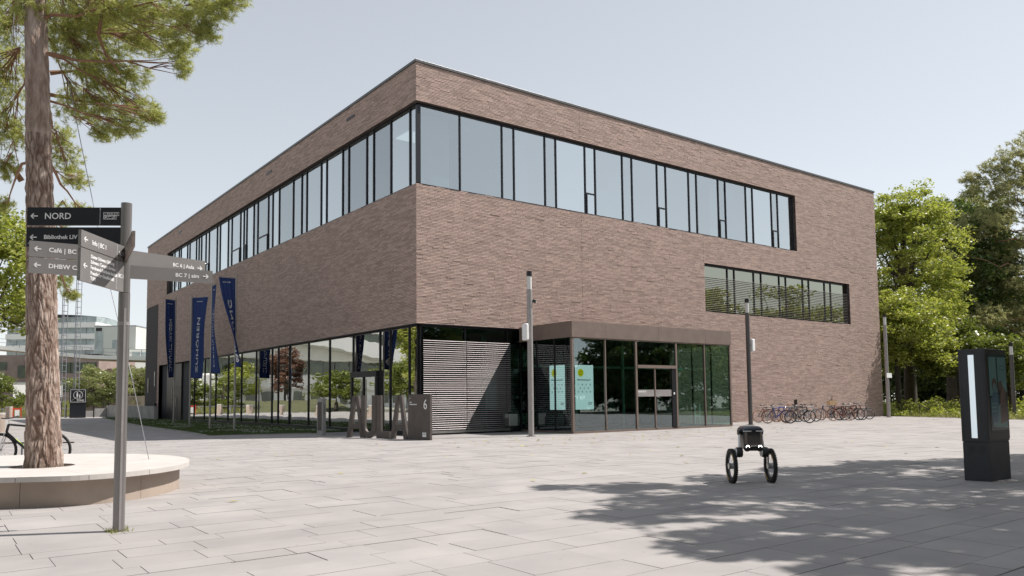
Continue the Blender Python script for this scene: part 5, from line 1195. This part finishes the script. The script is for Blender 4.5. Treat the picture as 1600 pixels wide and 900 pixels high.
pw = thing('parapet_wall', 'pale concrete parapet wall with a round opening on the raised path', 'wall', (0, 0, 0))
A0 = Vector((-2.6, 87.2, 0)); A1 = Vector((12, 76.6, 0)); dA = (A1-A0).normalized(); LA = (A1-A0).length
for k in range(6):
    a_ = A0 + dA*(LA*k/6+.01); b_ = A0 + dA*(LA*(k+1)/6-.01); B().bar(a_+W_*1.07, b_+W_*1.07, .3, 2.14).build('wall_panel', 'concrete', pw)
B().bar(A0+W_*2.17-dA*.1, A1+W_*2.17, .42, .06).build('wall_cap', 'bench_top', pw)
c = A0 + dA*(LA*.46); nrm = Vector((-dA.y, dA.x, 0)); nrm = nrm if nrm.y < 0 else -nrm
pc = c + nrm*.16 + W_*1.25; B().tube([pc-nrm*.01, pc+nrm*.012], .30, 20).build('round_opening', 'interior_dark', pw); B().torus(tuple(pc+nrm*.01), tuple(nrm), .31, .05, 24, 6).build('opening_ring', 'far_white', pw, True)
c2 = A0+dA*(LA*.385)+nrm*.2; B().box(c2.x-.05, c2.x+.05, c2.y-.05, c2.y+.05, .2, 2.1).build('drain_pipe', 'frame', pw)
# ZONE sign, small dark sign, bollards, barrier, cabinet, litter bins
zs = thing('zone_sign', 'black square sign stele with pictogram and the word ZONE', 'sign', (-4.28, 56.5, 0), math.atan2(FR.y, FR.x)+R(26))
B().box(-.68, .68, -.12, .12, 0, 1.42).build('base', 'anthracite', zs); fp = B().box(-.72, .72, -.16, .16, 1.43, 2.78).build('sign_face', 'anthracite', zs)
fr = B(); yy = -.165
for (x0, x1, z0, z1) in ((-.64, .64, 1.50, 1.53), (-.64, .64, 2.68, 2.71), (-.64, -.61, 1.531, 2.679), (.61, .64, 1.531, 2.679)): fr.box(x0, x1, yy-.006, yy+.004, z0, z1)
fr.build('border', 'white', fp); B().torus((0, yy, 2.18), (0, 1, 0), .38, .016, 28, 6).build('ring', 'white', fp)
B().bar((-.58, yy-.002, 1.60), (.58, yy-.002, 2.64), .05, .01, up=(0, 1, 0)).build('stripe', 'sign_grey', fp)
pg = B(); pg.ball((-.06, yy-.004, 2.40), .055, 10, 6, (1, .1, 1)); pg.box(-.13, .0, yy-.008, yy-.001, 2.12, 2.33); pg.box(-.11, -.07, yy-.008, yy-.001, 1.92, 2.119); pg.box(-.05, -.01, yy-.008, yy-.001, 1.92, 2.119); pg.ball((.14, yy-.004, 2.20), .042, 10, 6, (1, .1, 1)); pg.box(.09, .19, yy-.008, yy-.001, 1.94, 2.14); pg.build('pictogram', 'white', fp)
text('ZONE', .22, M['white'], fp, (-.10, yy-.004, 1.60), (1, 0, 0), bold=.003, align='left')
s2 = thing('small_sign', 'small dark sign panel beside the pine trunk near the parapet', 'sign', (-5.45, 60.5, 0), R(-10)); B().box(-.35, .35, -.05, .05, .25, 1.85).build('panel', 'anthracite', s2)
for x in (-.25, .25): B().box(x-.03, x+.03, -.03, .03, 0, .249).build('leg', 'black', s2)
B().box(-.26, .26, -.058, -.0505, 1.45, 1.60).build('notice', 'white', s2)
for i, (px, pyb, hh_) in enumerate(((103, 653, 1.3), (146, 652.5, 1.15), (162, 650.5, 1.5), (3, 652, 1.1))):
    p = at(px, pyb, 1); ray = p-CAM; q = CAM + ray*(-CAM.z/ray.z); b = B().tube([(0, 0, 0), (0, 0, hh_-.02)], .05, 10); o = thing('bollard', ('thin dark bollard just left of the ZONE sign', 'thin dark bollard just right of the ZONE sign', 'tallest thin bollard in front of the parapet', 'thin dark bollard at the left edge near the meadow')[i], 'bollard', (q.x, q.y, 0), 0, 'thin dark bollards'); b.build('post', 'frame', o, True)
    B().tube([(0, 0, hh_-.019), (0, 0, hh_)], .054, 10).build('cap', 'steel', o, True)
def fat_bollard(loc, label, H=1.15):
    o = thing('light_bollard', label, 'bollard', loc, 0, 'pale cylindrical bollards'); B().tube([(0, 0, 0), (0, 0, H-.1)], .30, 16).build('body', 'concrete', o, True); B().tube([(0, 0, H-.099), (0, 0, H)], .31, 16).build('cap', 'bench_top', o, True)
fat_bollard((-9.6, 60.0, 0), 'pale cylindrical bollard left of the pine trunk behind the bicycle handlebar')
for i, (x, y) in enumerate(((-12.5, 40), (-13, 30), (-12.8, 50), (-13, 20), (-12.9, 60))): fat_bollard((x, y, 0), ('third', 'second', 'fourth', 'first', 'last')[i] + ' pale bollard of the mirrored row counted from the camera', 1.0)
ba = thing('barrier', 'red and white barrier frame on the far edge of the plaza', 'barrier', (-8.4, 66.4, 0)); 
for x in (-.34, .34): B().box(x-.05, x+.05, -.05, .05, 0, 1.05).build('post', 'red', ba)
B().box(-.289, .289, -.03, .03, .80, .95).build('board', 'red', ba); B().box(-.20, .20, -.02, .02, .1, .78).build('infill', 'far_white', ba)
cb = thing('utility_cabinet', 'grey utility cabinet left of the pine trunk by the bank', 'cabinet', (-7.1, 65.5, 0)); B().box(-.45, .45, -.25, .25, .08, 1.6).build('body', 'galv', cb, bevel=.02); B().box(-.40, .40, -.27, -.255, .2, 1.5).build('door', 'galv', cb); B().box(-.42, .42, -.22, .22, 0, .079).build('plinth', 'old_concrete', cb)
fn = thing('rail_fence', 'low rail fence in front of the far meadow', 'fence', (0, 0, 0))
for k in range(9): B().box(-16+1.6*k-.04, -16+1.6*k+.04, 67.0, 67.08, 0, .95).build('post', 'galv', fn)
B().box(-16.1, -3.1, 66.96, 66.995, .80, .88).build('rail', 'galv', fn)
# lattice masts
def mast(loc, H, w, label):
    t = thing('lattice_mast', label, 'mast', loc, R(35), 'ladder like steel masts'); s = B(); 
    for x, y in ((-w, -w), (w, -w), (0, w)): B().tube([(x, y, 0), (x, y, H)], .035, 6).build('leg', 'galv', t)
    z = .4; k = 0
    while z < H:
        s = B(); s.bar((-w, -w, z), (w, -w, z), .035).bar((w, -w, z), (0, w, z), .035).bar((0, w, z), (-w, -w, z), .035); s.build('rung', 'galv', t); z += .58; k += 1
    return t
mast((-5.55, 57.5, 0), 12.2, .22, 'left and shorter one of the two lattice masts above the ZONE sign')
mast((-4.25, 58.6, 0), 16.4, .22, 'right and taller one of the two lattice masts above the ZONE sign')
# far brick building with window bands
fb = thing('far_brick_building', 'low brown brick building with dark window bands behind the shrubs', 'building', (0, 0, 0))
d1 = (Vector((6.9, 117.6, 0))-Vector((-2.7, 124.2, 0))).normalized(); O1 = Vector((-2.7, 124.2, 0)); N1 = Vector((-d1.y, d1.x, 0)); N1 = N1 if N1.y > 0 else -N1
def fbox(a, b, z0, z1, n0, n1, m, name, par, O=O1, d=d1, N=N1):
    P = [O+d*a+N*n0, O+d*b+N*n0, O+d*b+N*n1, O+d*a+N*n1]; x = B().quad8([(p.x, p.y, z0) for p in P] + [(p.x, p.y, z1) for p in P]); return x.build(name, m, par)
fbox(0, 12.0, 0, 9.3, 0, 14, 'far_brick', 'wall', fb); fbox(-.1, 12.1, 9.301, 9.55, -.1, 14.1, 'frame', 'roof', fb); fbox(12.01, 26, 0, 7.2, 3, 14, 'far_brick', 'wall', fb)
for z0, z1 in ((6.35, 8.15), (3.2, 5.3)):
    for k in range(8):
        a = .6+k*1.38
        if z0 < 4 and k > 6: continue
        wnd = fbox(a, a+1.28, z0, z1, -.04, -.002, 'far_dark', 'window', fb); fbox(a+1.28, a+1.36, z0, z1, -.10, -.002, 'frame', 'window_frame', fb)
fbox(-12, -.01, 0, 9.6, 2, 14, 'far_brick', 'wall', fb); fbox(-12, -4.6, 5.9, 6.6, 1.6, 1.99, 'far_white', 'balcony', fb)
for k, (a, b, z0, z1) in enumerate(((-9, -6.6, 4.2, 6.2), (-6.3, -4.2, 4.2, 6.2), (-9, -6.6, 7.0, 8.8), (-6.2, -4.2, 7.0, 8.4), (-2.4, -.9, 5.7, 7.8), (-2.4, -1.0, 3.0, 4.0))): fbox(a, b, z0, z1, 1.93, 1.998, 'far_dark', 'window', fb)
lw2 = thing('low_white_wall', 'low white wall between shrubs and far brick building', 'wall', (-3.6, 100, 0)); B().box(-2.6, 3.4, 0, .3, 0, 4.3).build('wall', 'far_white', lw2); B().box(-2.7, 3.5, -.1, .4, 4.301, 4.4).build('cap', 'galv', lw2)
# white layered office building with a flat disc roof
of = thing('office_building', 'white layered office building with glass bands and a thin disc roof', 'building', (0, 0, 0))
d2 = (Vector((18.7, 194.6, 0))-Vector((6.8, 203.4, 0))).normalized(); O2 = Vector((6.8, 203.4, 0)); N2 = Vector((-d2.y, d2.x, 0)); N2 = N2 if N2.y > 0 else -N2
k = 0; z = 9.0
while z < 21.0:
    fbox(-8, 15, z, z+1.35, -.6, 14, 'far_white', 'floor_band', of, O2, d2, N2)
    for j in range(9): fbox(-8+2.55*j+.06, -8+2.55*(j+1)-.06, z+1.351, z+2.9, 0, 13, 'far_glass', 'window', of, O2, d2, N2)
    z += 2.901; k += 1
fbox(-8, 15, 20.61, 21.4, -.3, 14, 'far_white', 'floor_band', of, O2, d2, N2); fbox(-6, 10, 21.41, 23.0, 2, 10, 'cube', 'plant_room', of, O2, d2, N2); fbox(-7.9, 14.9, 0, 8.999, 0, 13, 'far_brick', 'wall', of, O2, d2, N2)
rfc = O2 + d2*5 + N2*6; b = B(); b.ball((rfc.x, rfc.y, 23.7), 1, 32, 8, (9.8, 8, .55)); b.build('disc_roof', 'frame', of, True)
# frosted glass cube
cu = thing('glass_cube_building', 'pale frosted glass cube building right of the layered office', 'building', (0, 0, 0))
d3 = (Vector((21.8, 167.5, 0))-Vector((15.0, 172.6, 0))).normalized(); O3 = Vector((15.0, 172.6, 0)); N3 = Vector((-d3.y, d3.x, 0)); N3 = N3 if N3.y > 0 else -N3
fbox(0, 9.6, 0, 18.9, 0, 12, 'cube', 'wall', cu, O3, d3, N3); fbox(-.05, 9.7, 18.91, 19.15, -.05, 12, 'galv', 'roof_edge', cu, O3, d3, N3); fbox(0.2, 2.0, 9, 17.8, -.06, -.002, 'far_glass', 'window', cu, O3, d3, N3); fbox(.4, 1.7, 17.9, 18.6, -.2, -.01, 'frame', 'vent', cu, O3, d3, N3)
for j in range(3): fbox(4.2+1.2*j, 5.3+1.2*j, 13.8, 15.8, -.04, -.002, 'far_glass', 'window', cu, O3, d3, N3)
sm = thing('low_far_block', 'small pale block at the far end behind the signpost', 'building', (20.5, 160, 0)); B().box(-1, 12, 0, 6, 0, 13.2).build('wall', 'cube', sm)
for j in range(4): B().box(.2+2*j, 1.8+2*j, -.05, -.002, 11.2, 12.6).build('window', 'far_glass', sm)
# curved bridge
bg_ = thing('road_bridge', 'slender pale bridge deck curving in front of the far offices', 'bridge', (0, 0, 0))
BP = [tuple(at(px, py, 106)) for px, py in ((-60, 538), (20, 545), (60, 549), (95, 553.5), (150, 558.5), (228, 561), (300, 560), (400, 556))]; BPs = []
for a_, b_ in zip(BP, BP[1:]):
    for k in range(4): BPs.append(Vector(a_).lerp(Vector(b_), k/4))
BPs.append(Vector(BP[-1]))
for a_, b_ in zip(BPs, BPs[1:]): B().bar(a_, b_, 3.2, .50).build('deck_segment', 'far_white', bg_)
dk = B(); rl = B()
for a_, b_ in zip(BPs, BPs[1:]):
    dk.bar(a_-W_*.36, b_-W_*.36, 1.8, .21)
    o_ = Vector((.55, .83, 0))*-1.5
    for h in (.7, 1.2): rl.bar(a_+o_+W_*h, b_+o_+W_*h, .06)
    rl.bar(a_+o_+W_*.2, a_+o_+W_*1.25, .08)
dk.build('girder', 'concrete', bg_); rl.build('railing', 'galv', bg_)
for i in (1, 26): p = BPs[i]; B().tube([(p.x, p.y, 0), (p.x, p.y, p.z-.5)], .4, 12).build('pier', 'old_concrete', bg_, True)

# ------------------------------------------------------------------ right background ground and plants
rgp = [(34.7, -36), (32.9, -10.0), (35.1, -5.8), (35.5, -3.7), (37.15, 0.0), (37.15, 55), (120, 55), (120, -36)]
g3 = B(); g3.prism(rgp, -.049, .0); tag(g3.build('lawn_ground', 'soil'), kind='structure')
nb = 26000; gx = 33.2 + rng.random(nb)**1.3*32; gy = rng.uniform(-20, 32, nb); k = np.array([inside(a, b, rgp) for a, b in zip(gx, gy)]); gx, gy = gx[k], gy[k]
tag(blades(gx, gy, 0, .30, .035, 'verge_grass', M['dry_grass']), 'sunlit rough grass behind the building corner', 'grass', kind='stuff')
C_ = []; 
for _ in range(330):
    x = random.uniform(36.2, 56); y = random.uniform(-14, 12)
    if not inside(x, y, rgp): continue
    h = random.uniform(.35, 1.35) if x > 37.5 else random.uniform(.25, .6); k = int(90*h+20); p = rng.normal(size=(k, 3)); p /= np.linalg.norm(p, axis=1)[:, None]; p *= (rng.random(k)**.5)[:, None]*np.array([.55, .55, h*.55]); p[:, 2] = np.abs(p[:, 2]+h*.5); C_.append(p+np.array([x, y, 0]))
tag(quad_mesh('wild_plants', leaf_quads(np.concatenate(C_), .085), M['leaf_bright']), 'wild leafy undergrowth along the edge of the plaza', 'plants', kind='stuff')
rl_ = thing('handrail', 'short black handrail leaning beside the far lamp post', 'rail', (36.6, -2.6, 0)); B().tube([(0, 0, .75), (1.5, -.5, .2)], .03, 6).build('rail', 'black', rl_); B().tube([(0, 0, 0), (0, 0, .75)], .03, 6).build('post', 'black', rl_); B().tube([(1.5, -.5, 0), (1.5, -.5, .2)], .03, 6).build('post', 'black', rl_)
